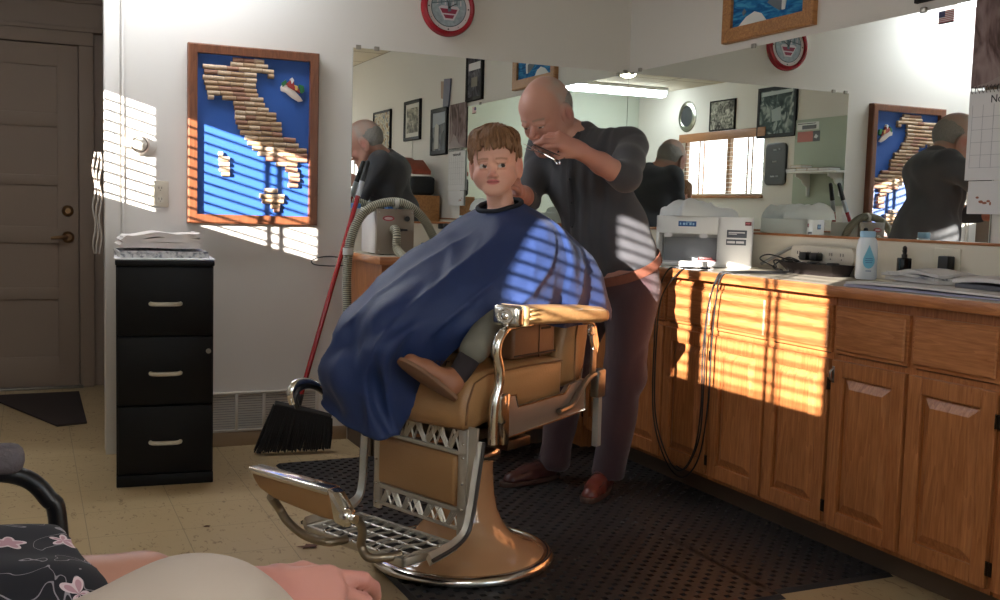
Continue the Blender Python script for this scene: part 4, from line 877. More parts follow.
# cords on and over the counter
CORD = mat('black_cord', (18, 18, 19), .45)
def cord(label, pts, r=.0032, m_=CORD, name='extension_lead', n=6, group=None):
    m = MB(); m.tube(catmull(pts, n), r, 7); o = m.build(name, m_, None, 60); return tag(o, label, 'cord', group)
cord('long black cord forming the outer strand of the loop hanging over the cabinets', [(-.10, -1.55, .945), (-.14, -1.44, .955), (-.18, -1.50, .93), (-.22, -1.55, .918), (-.30, -1.70, .917), (-.50, -1.69, .918), (-.562, -1.66, .905), (-.566, -1.635, .80), (-.566, -1.62, .62), (-.566, -1.615, .42), (-.564, -1.57, .20), (-.560, -1.46, .09), (-.562, -1.34, .13), (-.566, -1.24, .30), (-.566, -1.225, .60), (-.566, -1.24, .80), (-.562, -1.30, .905), (-.53, -1.345, .918), (-.45, -1.36, .917), (-.415, -1.38, .917)])
cord('second black cord of the hanging loop, slightly inside the first', [(-.10, -1.60, .945), (-.16, -1.52, .965), (-.20, -1.60, .925), (-.30, -1.68, .922), (-.50, -1.675, .919), (-.561, -1.65, .905), (-.571, -1.60, .80), (-.572, -1.575, .60), (-.572, -1.58, .40), (-.570, -1.545, .22), (-.566, -1.45, .115), (-.568, -1.35, .16), (-.572, -1.262, .32), (-.572, -1.25, .62), (-.572, -1.28, .80), (-.561, -1.385, .905), (-.53, -1.41, .918), (-.44, -1.40, .917)])
cord('third black cord hanging straight down in the right strand only', [(-.12, -1.50, .93), (-.20, -1.62, .918), (-.34, -1.70, .924), (-.52, -1.66, .920), (-.563, -1.635, .90), (-.578, -1.60, .75), (-.578, -1.60, .5), (-.577, -1.585, .28), (-.572, -1.50, .14), (-.570, -1.43, .13)])
cord('black cord coiled loosely on the counter in front of the power strip', [(-.08, -1.48, .95), (-.12, -1.38, .975), (-.13, -1.33, .955), (-.11, -1.40, .925), (-.15, -1.50, .917), (-.12, -1.42, .917), (-.08, -1.36, .93), (-.06, -1.42, .965), (-.07, -1.50, .955)])
cord('grey plastic bag twist of cable behind the black cords', [(-.03, -1.56, 1.0), (-.05, -1.45, 1.01), (-.05, -1.36, .98), (-.05, -1.29, .95), (-.06, -1.25, .93)], .007, mat('grey_cable', (150, 148, 142), .5))
# lotion bottle
lb = thing('lotion_bottle', 'white baby lotion bottle with a pale blue cap and drop label', 'bottle', (-.145, -1.955, CT), -.42-PI/2+PI/2)
def oval_loft(prof, n=32, mi=0):
    m = MB(); v = []; f = []
    for (a, b, z) in prof:
        for k in range(n): g = 2*PI*k/n; c, s = math.cos(g), math.sin(g); e = 2.6; rr = (abs(c)**e+abs(s)**e)**(-1/e); v.append((a*rr*c, b*rr*s, z))
    K = len(prof)
    for i in range(K-1):
        for k in range(n): f.append((i*n+k, i*n+(k+1) % n, (i+1)*n+(k+1) % n, (i+1)*n+k))
    f.append(tuple(range(n))[::-1]); f.append(tuple(range((K-1)*n, K*n))); m.add(v, f, mi); return m
oval_loft([(.034, .020, 0), (.038, .023, .006), (.038, .023, .10), (.036, .022, .125), (.033, .021, .143), (.026, .018, .152)]).build('body', mat('bottle_white', (222, 228, 236), .25, sss=.1), lb, 50)
oval_loft([(.025, .019, .1525), (.027, .020, .156), (.027, .020, .172), (.025, .019, .175)]).build('cap', mat('pale_blue_cap', (150, 190, 220), .3), lb, 50)
m = MB(); m.prism([(.0, .125)]+[(.0215*math.sin(a), .068-.028*math.cos(a)) for a in [PI*(.72-.144*k) for k in range(11)]][::1], -.0245, -.0228, 'xz'); m.build('drop_label', mat('drop_blue', (120, 190, 216), .4), lb, 0)
m = MB()
for k, (w_, z) in enumerate(((.026, .076), (.028, .069), (.024, .062))): m.box((-w_/2, -.0252, z-.0015), (w_/2, -.0243, z+.0015))
m.box((-.01, -.0240, .03), (.01, -.0232, .033)); m.build('print', mat('label_ink', (70, 120, 170), .5), lb, 0)
# small black bottle
bb_ = thing('dropper_bottle', 'small square black bottle with a narrow pump top, left of the newspapers', 'bottle', (-.095, -2.085, CT), -.42)
m = MB(); m.box((-.020, -.020, 0), (.020, .020, .085), .004); m.build('body', mat('glossy_black', (12, 12, 13), .15), bb_); m = MB(); m.cyl((0, 0, .085), (0, 0, .098), .010); m.cyl((0, 0, .098), (0, 0, .112), .006, .009); m.ell((0, 0, .118), (.008, .008, .010)); m.build('pump', BLACK, bb_)
o2 = outlet('cream double outlet with a black adapter plugged in, on the backsplash', (-.0165, -2.205, .979), -PI/2, col=(214, 206, 186), w=.115)
ad = thing('power_adapter', 'black power adapter block plugged into the backsplash outlet', 'adapter', (-.028, -2.225, .985), -PI/2)
m = MB(); m.box((-.022, -.035, -.028), (.022, .0, .026), .004); m.build('block', BLACK, ad); m = MB(); m.tube(catmull([(0, -.018, -.028), (-.002, -.02, -.045), (-.008, -.02, -.058), (-.012, -.03, -.0675)], 5), .003, 7); m.build('cable', BLACK, ad)
# newspapers and magazines
MAGM = [mat('magazine_violet_grey', (150, 148, 168), .5, vary=.2, vscale=20), NEWSP, NEWS]
wavy_sheets('newspaper_stack', 'spread grey lavender newspaper at the bottom of the paper pile', 2, .30, .62, (-.34, -2.55, CT), .12, MAGM, .006, 3, cat='newspaper', amp=.006)
wavy_sheets('newspaper_stack', 'rolled white folded newspaper on the left of the paper pile', 3, .17, .26, (-.22, -2.33, CT+.0175), -.15, [NEWSP, NEWS, NEWSP], .010, 6, cat='newspaper', amp=.010)
wavy_sheets('magazine', 'dark edged open magazine on the right of the paper pile', 2, .24, .30, (-.24, -2.70, CT+.0185), .10, [mat('magazine_dark', (84, 84, 90), .4, vary=.4, vscale=25), NEWSP], .010, 9, cat='magazine', amp=.012)
# box, bag seen only in the left mirror
bx = thing('wooden_box', 'tan wooden cube box on the counter, seen in the left mirror', 'box', (-.155, -2.98, CT))
m = MB(); m.box((-.13, -.25, 0), (.13, .25, .318), .004); m.build('box', HONEY, bx, 20); m = MB(); m.ell((-.134, .12, .2), (.006, .008, .008)); m.build('knob', mat('pale_knob', (214, 190, 150), .3), bx)
bg_ = thing('black_bag', 'black boxy bag on top of the wooden box, seen in the left mirror', 'bag', (-.15, -2.98, CT+.319))
m = MB(); m.box((-.10, -.22, 0), (.10, .22, .145), .03, seg=3); m.build('body', mat('black_nylon', (22, 24, 28), .6, bump=.2, bscale=40), bg_); m = MB(); m.tube(catmull([(-.06, -.1, .14), (-.08, -.05, .165), (-.08, .05, .165), (-.06, .1, .14)], 5), .006, 6); m.build('strap', BLACK, bg_)
m = MB(); m.prism([(-.26, .10), (-.10, .06), (.02, .07), (.20, -.02), (.20, .01-.06), (-.16, .0)], -.09, .06, 'yz', bev=.006); o = m.build('red_leather_pouch', mat('red_brown_leather', (150, 70, 50), .5, vary=.3, vscale=20)); o.location = (-.15, -2.96, CT+.525); tag(o, 'reddish leather pouch lying on the black bag, seen in the left mirror', 'pouch')
jr = thing('glass_jar', 'round pale jar with a white lid beside the wooden box, seen in the left mirror', 'jar', (-.36, -3.08, CT))
m = MB(); m.lathe([(0, 0), (.055, 0), (.062, .01), (.062, .15), (.056, .165), (0, .165)], n=32); m.build('body', mat('jar_speckled', (176, 170, 158), .3, vary=.4, vscale=60), jr); m = MB(); m.lathe([(0, .19), (.05, .19), (.066, .182), (.066, .166), (0, .166)], n=32); m.build('lid', mat('lid_lilac', (200, 192, 204), .4), jr)
# ================================================================ BARBER CHAIR   local x = forward, y = side toward the viewer
CX, CY, CRZ = -1.658, -1.8415, math.radians(210)
bc = thing('barber_chair', 'vintage chrome and tan vinyl barber chair on a round enamel base', 'barber chair', (CX, CY, .0125), CRZ)
def Z(z): return z-.0125
# base
m = MB(); m.lathe([(.275, .018), (.262, .030), (.232, .042), (.19, .060), (.155, .086), (.128, .122), (.110, .165), (.100, .215), (.095, .27), (.093, .33), (0, .33)], n=72)
m.build('pedestal', TANPAINT, bc, 60)
m = MB(); m.lathe([(.255, 0), (.290, .002), (.297, .012), (.293, .024), (.278, .032), (.262, .030), (.255, .018)], n=72, close=True); m.build('base_ring', CHROME, bc, 60)
m = MB(); m.lathe([(0, .33), (.104, .33), (.116, .338), (.119, .352), (.114, .366), (.098, .374), (0, .374)], n=48); m.build('collar', CHROME, bc, 60)
m = MB(); m.cyl((0, 0, .374), (0, 0, .46), .07, n=32); m.box((-.16, -.17, .43), (.20, .17, .465), .006); m.box((-.02, -.24, .40), (.10, .24, .43), .004); m.build('seat_support', DARKSTEEL, bc)
# seat cushion with waterfall front
m = MB()
prof = [(-.20, .51), (.19, .51), (.27, .497), (.303, .503), (.318, .53), (.312, .575), (.292, .625), (.262, .652), (.22, .664), (.0, .670), (-.20, .664)]
m.prism([(a, Z(z)) for a, z in prof], -.255, .235, 'xz', bev=.02); m.build('seat', TANLEATHER, bc, 50)
m = MB(); m.tube([(-.19, .237, Z(.655)), (.0, .238, Z(.660)), (.21, .238, Z(.654)), (.27, .237, Z(.635)), (.297, .236, Z(.58)), (.302, .236, Z(.52))], .003, 6); m.build('piping', mat('piping_brown', (120, 82, 48), .5), bc)
# side apron (near and far): chrome edged painted panel
AP = mat('apron_grey_mauve', (132, 112, 98), .35, .2)
for s, nm in ((1, 'near'), (-1, 'far')):
    pts = [(.165, .462), (-.295, .485), (-.295, .588), (-.20, .578), (-.17, .555), (.05, .548), (.085, .548), (.10, .585), (.165, .588)]
    y0, y1 = (.243, .262) if s > 0 else (-.262, -.243)
    m = MB(); m.prism([(a, Z(z)) for a, z in pts], y0, y1, 'xz', bev=.003); ap = m.build('side_apron', AP, bc)
    m = MB(); yy = .262*s; P = [(a, yy, Z(z)) for a, z in pts]; m.tube([P[0], P[1], P[2]], .0045, 6); m.tube([P[3], P[4], P[5], P[6], P[7], P[8], P[0]], .0035, 6); m.build('chrome_edge', CHROME, ap)
# backrest
m = MB(); Mb = Matrix.Rotation(math.radians(-8), 4, 'Y')
pts = [(-.205, .585), (-.215, .70), (-.255, .83), (-.315, .93), (-.40, .945), (-.42, .90), (-.395, .72), (-.365, .60), (-.33, .56), (-.24, .555)]
m.prism([(a, Z(z)) for a, z in pts], -.225, .215, 'xz', bev=.025); m.build('backrest', TANLEATHER, bc, 50)
m = MB(); m.prism([(-.37, Z(.56)), (-.43, Z(.90)), (-.445, Z(.90)), (-.39, Z(.55))], -.20, .19, 'xz', bev=.004); m.build('back_plate', CHROME, bc)
m = MB(); m.tube([(-.30, .216, Z(.575)), (-.30, .217, Z(.72)), (-.33, .217, Z(.86))], .003, 6); m.build('piping', MATS['piping_brown'], bc)
# arms
for s in (1, -1):
    yc = .285*s
    m = MB(); n_ = 24; prof = []
    for (a, r, zz) in ((.165, .040, .826), (.15, .044, .826), (.06, .046, .822), (-.06, .046, .816), (-.20, .045, .808), (-.30, .042, .800), (-.335, .034, .796), (-.345, .020, .793)):
        prof.append((a, r, zz))
    v = []; f = []
    for (a, r, zz) in prof:
        for k in range(n_):
            g = 2*PI*k/n_; c_, s_ = math.cos(g), math.sin(g); e = 3.2; rr = (abs(c_)**e+abs(s_)**e)**(-1/e); v.append((a, yc+r*1.0*rr*c_, Z(zz)+r*.62*rr*s_))
    for i in range(len(prof)-1):
        for k in range(n_): f.append((i*n_+k, i*n_+(k+1) % n_, (i+1)*n_+(k+1) % n_, (i+1)*n_+k))
    f.append(tuple(range((len(prof)-1)*n_, len(prof)*n_))); f.append(tuple(range(n_))[::-1]); m.add(v, f); arm = m.build('armrest', mat('arm_pad_gold_tan', (186, 142, 92), .3, bump=.15, bscale=70, vary=.15, vscale=25), bc, 50)
    m = MB(); m.box((.165, yc-.046, Z(.826)-.031), (.20, yc+.046, Z(.826)+.031), .012, seg=3); m.tube([(.2, yc+.028*math.cos(k*PI/4), Z(.826)+.020*math.sin(k*PI/4)) for k in range(9)], .004, 6); m.ell((.20, yc, Z(.826)), (.006, .014, .012)); m.build('chrome_cap', CHROME, arm)
    m = MB(); m.box((.14, yc-.047, Z(.826)-.03), (.165, yc+.047, Z(.826)+.03), .006)
    for k in range(3): m.box((.10, yc+.0455*s-.002*s, Z(.842)-k*.014), (.14, yc+.049*s, Z(.847)-k*.014), .001)
    m.build('cream_collar', mat('yellowed_enamel', (206, 176, 124), .3), arm)
    if s < 0: arm.location.x = -.12
    # front upright: scroll under the pad then down to the apron
    y = .275*s
    m = MB(); pts = catmull([(.05, y, Z(.792)), (.13, y, Z(.79)), (.185, y, Z(.782)), (.215, y, Z(.755)), (.222, y, Z(.72)), (.205, y, Z(.675)), (.205, y, Z(.63)), (.222, y, Z(.585)), (.228, y, Z(.54)), (.228, y, Z(.46))], 5)
    R = [.010]*10+[.015]*(len(pts)-10); m.tube(pts, R, 10, flat=1., up=(0, 1, 0)); m.tube([(p[0]-.014, p[1], p[2]) for p in pts[8:36]], .006, 8); ap_ = m.build('arm_post', CHROME, bc, 50); ap_.location.x = 0 if s > 0 else -.12
    m = MB(); m.box((.185, y-.015, Z(.515)), (.213, y+.018, Z(.598)), .007); m.cyl((.20, y+.0, Z(.60)), (.20, y, Z(.62)), .01); m.box((.16, y-.008, Z(.45)), (.188, y+.010, Z(.60)), .004); m.build('lever_housing', CHROME, bc)
    # rear scroll and side bracket
    m = MB(); m.tube(catmull([(-.235, y, Z(.778)), (-.27, y, Z(.775)), (-.305, y, Z(.765)), (-.31, y, Z(.735)), (-.285, y, Z(.74)), (-.29, y, Z(.77))], 5), .007, 8); m.prism([(-.29, Z(.76)), (-.32, Z(.76)), (-.345, Z(.70)), (-.33, Z(.66)), (-.30, Z(.71))], y-.006, y+.006, 'xz', bev=.002); m.build('rear_scroll', CHROME, bc)
    m = MB(); m.prism([(-.30, Z(.60)), (-.33, Z(.60)), (-.33, Z(.68)), (-.305, Z(.69))], y-.004, y+.006, 'xz', bev=.002); m.box((-.385, y-.02, Z(.52)), (-.335, y+.014, Z(.615)), .008)
    m.tube(catmull([(-.335, y, Z(.60)), (-.29, y, Z(.59)), (-.235, y, Z(.55)), (-.19, y, Z(.515)), (-.12, y, Z(.505))], 5), .010, 8); m.build('recline_bracket', STEEL, bc)
# slim post behind
m = MB(); m.box((-.475, .20, Z(.33)), (-.45, .225, Z(.58)), .004); m.build('rear_post', mat('pale_painted_metal', (150, 146, 138), .4), bc)
# ---- leg panel: frame, upholstered pad, two fretwork bands
LP = Matrix.Translation((.245, .01, 0)) @ Matrix.Rotation(math.radians(-9), 4, 'Z')    # local y along width, x outward
def L(p): return tuple(LP @ Vector(p))
STW = mat('satin_nickel', (188, 182, 170), .38, .6, bump=.06, bscale=80, vary=.12, vscale=30)
m = MB(); w0, w1 = -.195, .225
for s_ in ((w0, w0+.030), (w1-.038, w1)): m.box((-.006, s_[0], Z(.19)), (.008, s_[1], Z(.505)), .003, M=LP)
m.prism([(w1-.04, .20), (w1+.005, .23), (w1+.022, .30), (w1+.03, .42), (w1+.035, .50), (w1-.04, .50)], -.004, .004, 'yz', M=LP); m.box((-.006, w0, Z(.425)), (.008, w1, Z(.437)), .002, M=LP); m.box((-.006, w0, Z(.258)), (.008, w1, Z(.272)), .002, M=LP); m.box((-.006, w0, Z(.497)), (.008, w1, Z(.505)), .002, M=LP); m.box((-.006, w0, Z(.205)), (.008, w1, Z(.213)), .002, M=LP)
lp = m.build('leg_panel_frame', STW, bc)
m = MB()
for z in (.21, .27, .345, .42, .46):
    for yy in (w0+.015, w1-.016): m.ell(L((.009, yy, Z(z))), (.0045, .0045, .0045), n=8)
m.build('rivet', CHROME, lp)
def fret(z0, z1, nm, seed):
    m = MB(); n = 7; a = w0+.032; b = w1-.040; wd = (b-a)/n; hh = z1-z0
    for k in range(n):
        for d in (0, .33, .66):
            y0 = a+k*wd+d*wd*.45
            if k % 2 == 0: p, q = (y0, z0), (min(b, y0+hh*.75), z1)
            else: p, q = (y0, z1), (min(b, y0+hh*.75), z0)
            m.tube([L((.001, p[0], Z(p[1]))), L((.001, q[0], Z(q[1])))], .0036, 5)
        m.tube([L((.001, a+k*wd, Z(z0))), L((.001, a+(k+.5)*wd, Z(z1)))], .0035, 5); m.tube([L((.001, a+(k+.5)*wd, Z(z1))), L((.001, a+(k+1)*wd, Z(z0)))], .0035, 5)
    m.build('fretwork', STW, lp)
fret(.437, .497, 'upper', 0); fret(.213, .258, 'lower', 1)
m = MB(); m.box((-.012, w0+.034, Z(.276)), (.020, w1-.040, Z(.422)), .012, M=LP, seg=3); m.build('leg_pad', TANLEATHER, bc, 50)
# legs of frame running to the foot platform (J bars)
for s in (1, -1):
    y = .258*s-.0
    if s > 0: pts = [(.262, y, Z(.47)), (.268, y, Z(.44)), (.285, y, Z(.36)), (.30, y, Z(.29)), (.325, y, Z(.225)), (.38, y, Z(.198)), (.48, y, Z(.185))]
    else: pts = [(.215, y+.03, Z(.50)), (.215, y+.03, Z(.44)), (.22, y+.03, Z(.34)), (.225, y+.03, Z(.26)), (.25, y+.03, Z(.21)), (.34, y+.03, Z(.19)), (.47, y+.03, Z(.185))]
    c = catmull(pts, 6); m = MB(); m.tube(c, .019, 4, flat=.55, up=(0, 1, 0)); m.build('side_bar', STW, bc, 30)
    m = MB(); m.tube([(p[0]+.0, p[1]+.0125*s, p[2]) for p in c], .006, 5); m.build('bar_inlay', mat('dark_inlay', (58, 50, 46), .4), bc)
# foot platform
FP = Matrix.Translation((.395, .0, Z(.178))) @ Matrix.Rotation(math.radians(-6), 4, 'Z')
m = MB(); a0, a1, b0, b1 = -.105, .105, -.205, .215
for q in (((a0, b0, -.018), (a0+.012, b1, .006)), ((a1-.012, b0, -.018), (a1, b1, .006)), ((a0, b0, -.018), (a1, b0+.012, .006)), ((a0, b1-.012, -.018), (a1, b1, .006))): m.box(q[0], q[1], .003, M=FP)
m.build('foot_platform_frame', STW, bc)
m = MB(); m.box((a0+.01, b0+.01, -.012), (a1-.01, b1-.01, -.006), M=FP); m.build('platform_plate', mat('dark_plate', (50, 44, 40), .5, .5), bc, 0)
m = MB()
for k in range(17):
    y = b0+.02+k*(b1-b0-.04)/16
    z = .001; A = -.09 if k % 4 < 2 else .0; m.tube([tuple(FP @ Vector((a0+.01, y, z))), tuple(FP @ Vector((a0+.07, y+(.022 if k % 2 else -.006), z))), tuple(FP @ Vector((a0+.14, y-(.012 if k % 3 else -.02), z))), tuple(FP @ Vector((a1-.01, y+.008, z)))], .0038, 5)
for k in range(1, 4): m.tube([tuple(FP @ Vector((a0+k*(a1-a0)/4, b0+.01, 0))), tuple(FP @ Vector((a0+k*(a1-a0)/4, b1-.01, 0)))], .004, 5)
m.build('platform_grille', STW, bc)
m = MB()
for yy in (-.12, .0, .11): m.ell(tuple(FP @ Vector((a1-.004, yy, .007))), (.006, .006, .005), n=8)
m.build('bolt', CHROME, bc)
# flip footrest plate on curved tubes
FX = .655
m = MB(); m.prism([(-.212, Z(.392)), (.085, Z(.384)), (.10, Z(.36)), (.115, Z(.31)), (.06, Z(.308)), (-.12, Z(.326)), (-.18, Z(.345)), (-.208, Z(.372))], FX-.0, FX+.035, 'yz', bev=.006); fr_ = m.build('flip_footrest', TANLEATHER, bc, 45)
m = MB(); m.prism([(-.216, Z(.400)), (.090, Z(.392)), (.090, Z(.374)), (-.212, Z(.383))], FX-.006, FX+.042, 'yz', bev=.003); m.prism([(.085, Z(.392)), (.108, Z(.382)), (.150, Z(.335)), (.148, Z(.300)), (.112, Z(.308)), (.098, Z(.36))], FX-.004, FX+.04, 'yz', bev=.004); m.build('chrome_border', CHROME, fr_)
m = MB(); m.ell((FX+.02, .140, Z(.322)), (.024, .022, .026)); m.cyl((FX+.02, .14, Z(.322)), (FX+.02, .172, Z(.322)), .012); m.build('pivot_bolt', CHROME, bc)
for pts in ([(FX, -.17, Z(.315)), (.61, -.184, Z(.268)), (.605, -.155, Z(.236)), (.59, -.10, Z(.203)), (.56, -.04, Z(.190)), (.50, -.03, Z(.186))], [(FX+.01, .118, Z(.315)), (.60, .108, Z(.29)), (.575, .102, Z(.253)), (.56, .085, Z(.207)), (.56, .112, Z(.180)), (.53, .150, Z(.180)), (.49, .165, Z(.182))]):
    m = MB(); m.tube(catmull(pts, 6), .0125, 12); m.build('curved_tube', mat('worn_nickel_tube', (150, 138, 120), .35, .9, bump=.1, bscale=60, vary=.2, vscale=30), bc, 60)
m = MB(); c_ = catmull([(.36, -.235, Z(.545)), (.44, -.235, Z(.60)), (.50, -.235, Z(.608)), (.525, -.235, Z(.585)), (.515, -.235, Z(.55))], 6); m.tube(c_, .012, 10, up=(0, 1, 0)); m.tube([(p[0]-.01, p[1]+.008, p[2]-.014) for p in c_[4:]], .008, 8, mi=1); m.build('far_lever', [CHROME, BLACK], bc, 60)
# booster on the seat: separate thing
bo = thing('booster_seat', 'brown vinyl booster box on the barber chair seat under the boy', 'booster seat', (CX, CY, .672), CRZ)
m = MB(); m.box((-.205, -.20, .0), (.03, .20, .125), .014, seg=3); m.build('box', mat('booster_brown', (122, 84, 58), .4, bump=.1, bscale=150), bo, 50)
m = MB(); m.tube([(-.20, .202, .012), (.025, .202, .012)], .003, 6); m.box((-.11, .1995, .0), (-.107, .2015, .125)); m.box((-.17, .2, .085), (-.12, .2025, .092)); m.build('seam', mat('seam_dark', (52, 36, 28), .6), bo)
# ================================================================ PEOPLE
def smooth01(x, a, b): t = np.clip((x-a)/(b-a), 0, 1); return t*t*(3-2*t)
def fleshed(parts, mat_, name, parent, tintf):
    """joins polygonised pieces into one body mesh; tintf(P, idx) -> colours"""
    V = []; F = []; T = []; n = 0
    for k, (P, Fc, tf) in enumerate(parts): V.append(P); F.append(Fc+n); n += len(P); T.append(tf(P))
    return npmesh(name, np.concatenate(V), np.concatenate(F), mat_, parent, np.concatenate(T))
def frame_from(fwd, up, origin, scale=1.):
    """matrix with +Y = fwd, +Z ~ up, +X = right hand side = fwd x up"""
    f = Vector(fwd).normalized(); u = Vector(up); x = f.cross(u).normalized(); u = x.cross(f)
    M = Matrix((x*1, f*1, u*1)).transposed().to_4x4(); M.translation = Vector(origin); return M
SK = lin((214, 150, 122)); 
def head_sdf(sc=1., child=False, M=None, mouth_open=0., age=False):
    """local: +Y face, +Z up, +X the head's right... units metres for an adult"""
    s = SDF(); J = .85 if child else 1.
    s.ell((0, -.015, .034), (.076, .096, .088), k=.01)
    s.ell((0, .022, -.025), (.060 if not child else .061, .068, .078*J), k=.03)
    s.ell((0, .035, .045), (.060, .055, .045), k=.03)
    for q in (-1, 1):
        s.cap((q*.056, .005, -.045*J), (q*.020, .070, -.093*J), .016, .016, k=.03)
        s.ell((q*.036, .062, -.032), (.022, .020, .020), k=.02)
        s.cap((q*.014, .086, .018), (q*.046, .070, .016), .008, .007, k=.014)
        s.ell((q*.0305, .097, -.004), (.017, .012, .010), k=.010, sub=True)
    s.ell((0, .073, -.100*J), (.022, .018, .016), k=.022)
    L_ = .55 if child else 1.15
    s.cap((0, .080 if child else .084, .004), (0, .092+.016*L_, -.030), .006, .0090*(1 if child else 1.15), k=.010)
    for q in (-1, 1):
        s.ell((q*.0105, .090+.007*L_, -.036), (.0078, .009, .0068), k=.006)
    for q in (-1, 1): s.ell((q*.006, .103, -.0435), (.0035, .005, .003), k=.003, sub=True)
    mz = -.064*J
    s.ell((0, .074, mz), (.028, .018, .018), k=.015)
    s.cap((-.018, .084, mz+.004), (0, .0925, mz+.0055), .0035, .0048, k=.004); s.cap((.018, .084, mz+.004), (0, .0925, mz+.0055), .0035, .0048, k=.004)
    s.cap((-.013, .086, mz-.007), (.013, .086, mz-.007), .005, .005, k=.005)
    s.cap((-.020, .090, mz-.0008), (.020, .090, mz-.0008), .0016+mouth_open, .0016+mouth_open, k=.003, sub=True)
    for q in (-1, 1):
        s.ell((q*.0305, .0795, -.003), (.0135, .0125, .0125), k=.002)
        s.cap((q*.018, .0905, .0055), (q*.043, .083, .004), .0038, .0034, k=.003)
        s.cap((q*.019, .0895, -.0115), (q*.041, .083, -.0105), .0026, .0026, k=.003)
        e = 1.32 if child else (1.25 if age else 1.1)
        s.ell((q*.080, -.008, -.008), (.008*e, .020*e, .032*e), k=.006, R=np.array(Matrix.Rotation(q*.25, 3, 'Z')))
        s.ell((q*.0895, -.002, -.006), (.007, .011, .019), k=.004, sub=True, R=np.array(Matrix.Rotation(q*.3, 3, 'Z')))
    if age:
        for q in (-1, 1): s.cap((q*.018, .092, .010), (q*.046, .080, .004), .0055, .005, k=.006); s.ell((q*.032, .083, -.020), (.014, .008, .007), k=.008)
        s.ell((0, .055, -.105), (.035, .03, .018), k=.03)
    if sc != 1:
        s.p = [(t, a*sc, b*sc)+((ra*sc, rb*sc) if t == 'c' else (ra, rb))+(k*sc, sub) for t, a, b, ra, rb, k, sub in s.p]
    return s
def face_tint(P, Minv, sc, base, blush, lip, brow, gaze=(0, 0), child=False, scalp=None, iris=(60, 44, 34), lid=.0044):
    A = np.array(Minv); X = (P@A[:3, :3].T+A[:3, 3])/sc; J = .85 if child else 1.; C = np.tile(base, (len(P), 1)); mix = lambda C, m, c: C*(1-m[:, None])+np.asarray(c)[None]*m[:, None]
    C = C*(1+.05*vnoise(X, 3, 60)[:, None])
    front = smooth01(X[:, 1], .04, .07)
    for q in (-1, 1):
        d = np.linalg.norm(X-np.array([q*.042, .07, -.030]), axis=1); C = mix(C, .55*np.exp(-(d/.022)**2), blush)
        d = np.linalg.norm(X-np.array([q*.082, -.008, -.008]), axis=1); C = mix(C, .6*np.exp(-(d/.03)**2), blush)
    d = np.linalg.norm(X-np.array([0, .105, -.032]), axis=1); C = mix(C, .6*np.exp(-(d/.016)**2), blush)
    mz = -.064*J
    m = smooth01(-np.sqrt((X[:, 0]/.023)**2+((X[:, 2]-mz+.0005)/.0095)**2), -1.1, -.75)*front; C = mix(C, m, lip)
    m = smooth01(-np.abs(X[:, 2]-mz+.0008)/.0018, -1, -.4)*(np.abs(X[:, 0]) < .020)*front; C = mix(C, m*.9, np.asarray(lip)*.35)
    for q in (-1, 1):
        bz = .0215-.16*(np.abs(X[:, 0])-.03)**1*np.where(np.abs(X[:, 0]) > .03, 1, -.3)
        m = smooth01(-np.abs(X[:, 2]-bz)/.0050, -1, -.3)*((X[:, 0]*q > .012) & (X[:, 0]*q < .050))*front; C = mix(C, m*.75, brow)
        e = X-np.array([q*.0305, .0795, -.003]); re = np.linalg.norm(e/np.array([.0135, .0125, .0125]), axis=1)
        on = (re < 1.07) & (np.abs(e[:, 0]) < .0118) & (X[:, 1] > .082) & (X[:, 2] > -.0088) & (X[:, 2] < lid)
        C[on] = lin((206, 198, 192))
        g = np.array([gaze[0], 0, gaze[1]]); dd = np.hypot(e[:, 0]-g[0], e[:, 2]-g[2]-.0005)
        C[on & (dd < .0072)] = lin(iris); C[on & (dd < .0032)] = lin((14, 12, 12))
        m = smooth01(-np.abs(X[:, 2]-lid-.0006)/.0018, -1, -.3)*((X[:, 0]*q > .016) & (X[:, 0]*q < .045))*front; C = mix(C, m*.7, brow)
    if scalp is not None:
        m = scalp(X); C = mix(C, np.clip(m[0], 0, 1), m[1])
    return C
def hand_sdf(curl, spread=(.10, .03, -.04, -.12), thumb=((.030, .020, -.008), (.058, .040, -.020), (.080, .040, -.034)), sc=1.):
    """local: wrist at origin, +X to the fingertips, +Y thumb side, +Z back of the hand; curl = per-finger (a, b, c) flexion angles"""
    s = SDF()
    s.cap((-.02, 0, 0), (.01, 0, 0), .026, .025, k=.02)
    for y, x, r in ((.026, .082, .0125), (.008, .086, .013), (-.011, .082, .0125), (-.028, .074, .0115)): s.cap((.005, y*.55, 0), (x, y, .002), .016, r, k=.012)
    s.ell((.045, 0, -.006), (.042, .036, .013), k=.012); s.ell((.035, .022, -.012), (.028, .014, .014), k=.012)
    L_ = ((.042, .025, .021), (.046, .029, .022), (.042, .027, .021), (.033, .021, .019)); R_ = (.0092, .0094, .0090, .0080)
    for i, (y, x) in enumerate(((.026, .084), (.008, .088), (-.011, .084), (-.028, .076))):
        p = np.array([x, y, .001]); ang = 0
        for j in range(3):
            ang += curl[i][j]; d = np.array([math.cos(ang)*math.cos(spread[i]), math.sin(spread[i])*math.cos(ang), -math.sin(ang)]); q = p+d*L_[i][j]
            s.cap(p, q, R_[i]*(1.05-.06*j), R_[i]*(1.0-.07*j), k=.0035); p = q
    t = [np.array((.012, .018, -.006))]+[np.array(v) for v in thumb]
    s.cap(t[0], t[1], .017, .0125, k=.012); s.cap(t[1], t[2], .0115, .0105, k=.006); s.cap(t[2], t[3], .0105, .0092, k=.004)
    if sc != 1: s.p = [(a, b*sc, c*sc)+((d*sc, e*sc) if a == 'c' else (d, e))+(k*sc, u) for a, b, c, d, e, k, u in s.p]
    return s
def plain_tint(base, blush, amt=.35, f=30):
    def fn(P): m = (.5+.5*vnoise(P, 5, f))*amt; return base[None]*(1-m[:, None])+blush[None]*m[:, None]
    return fn
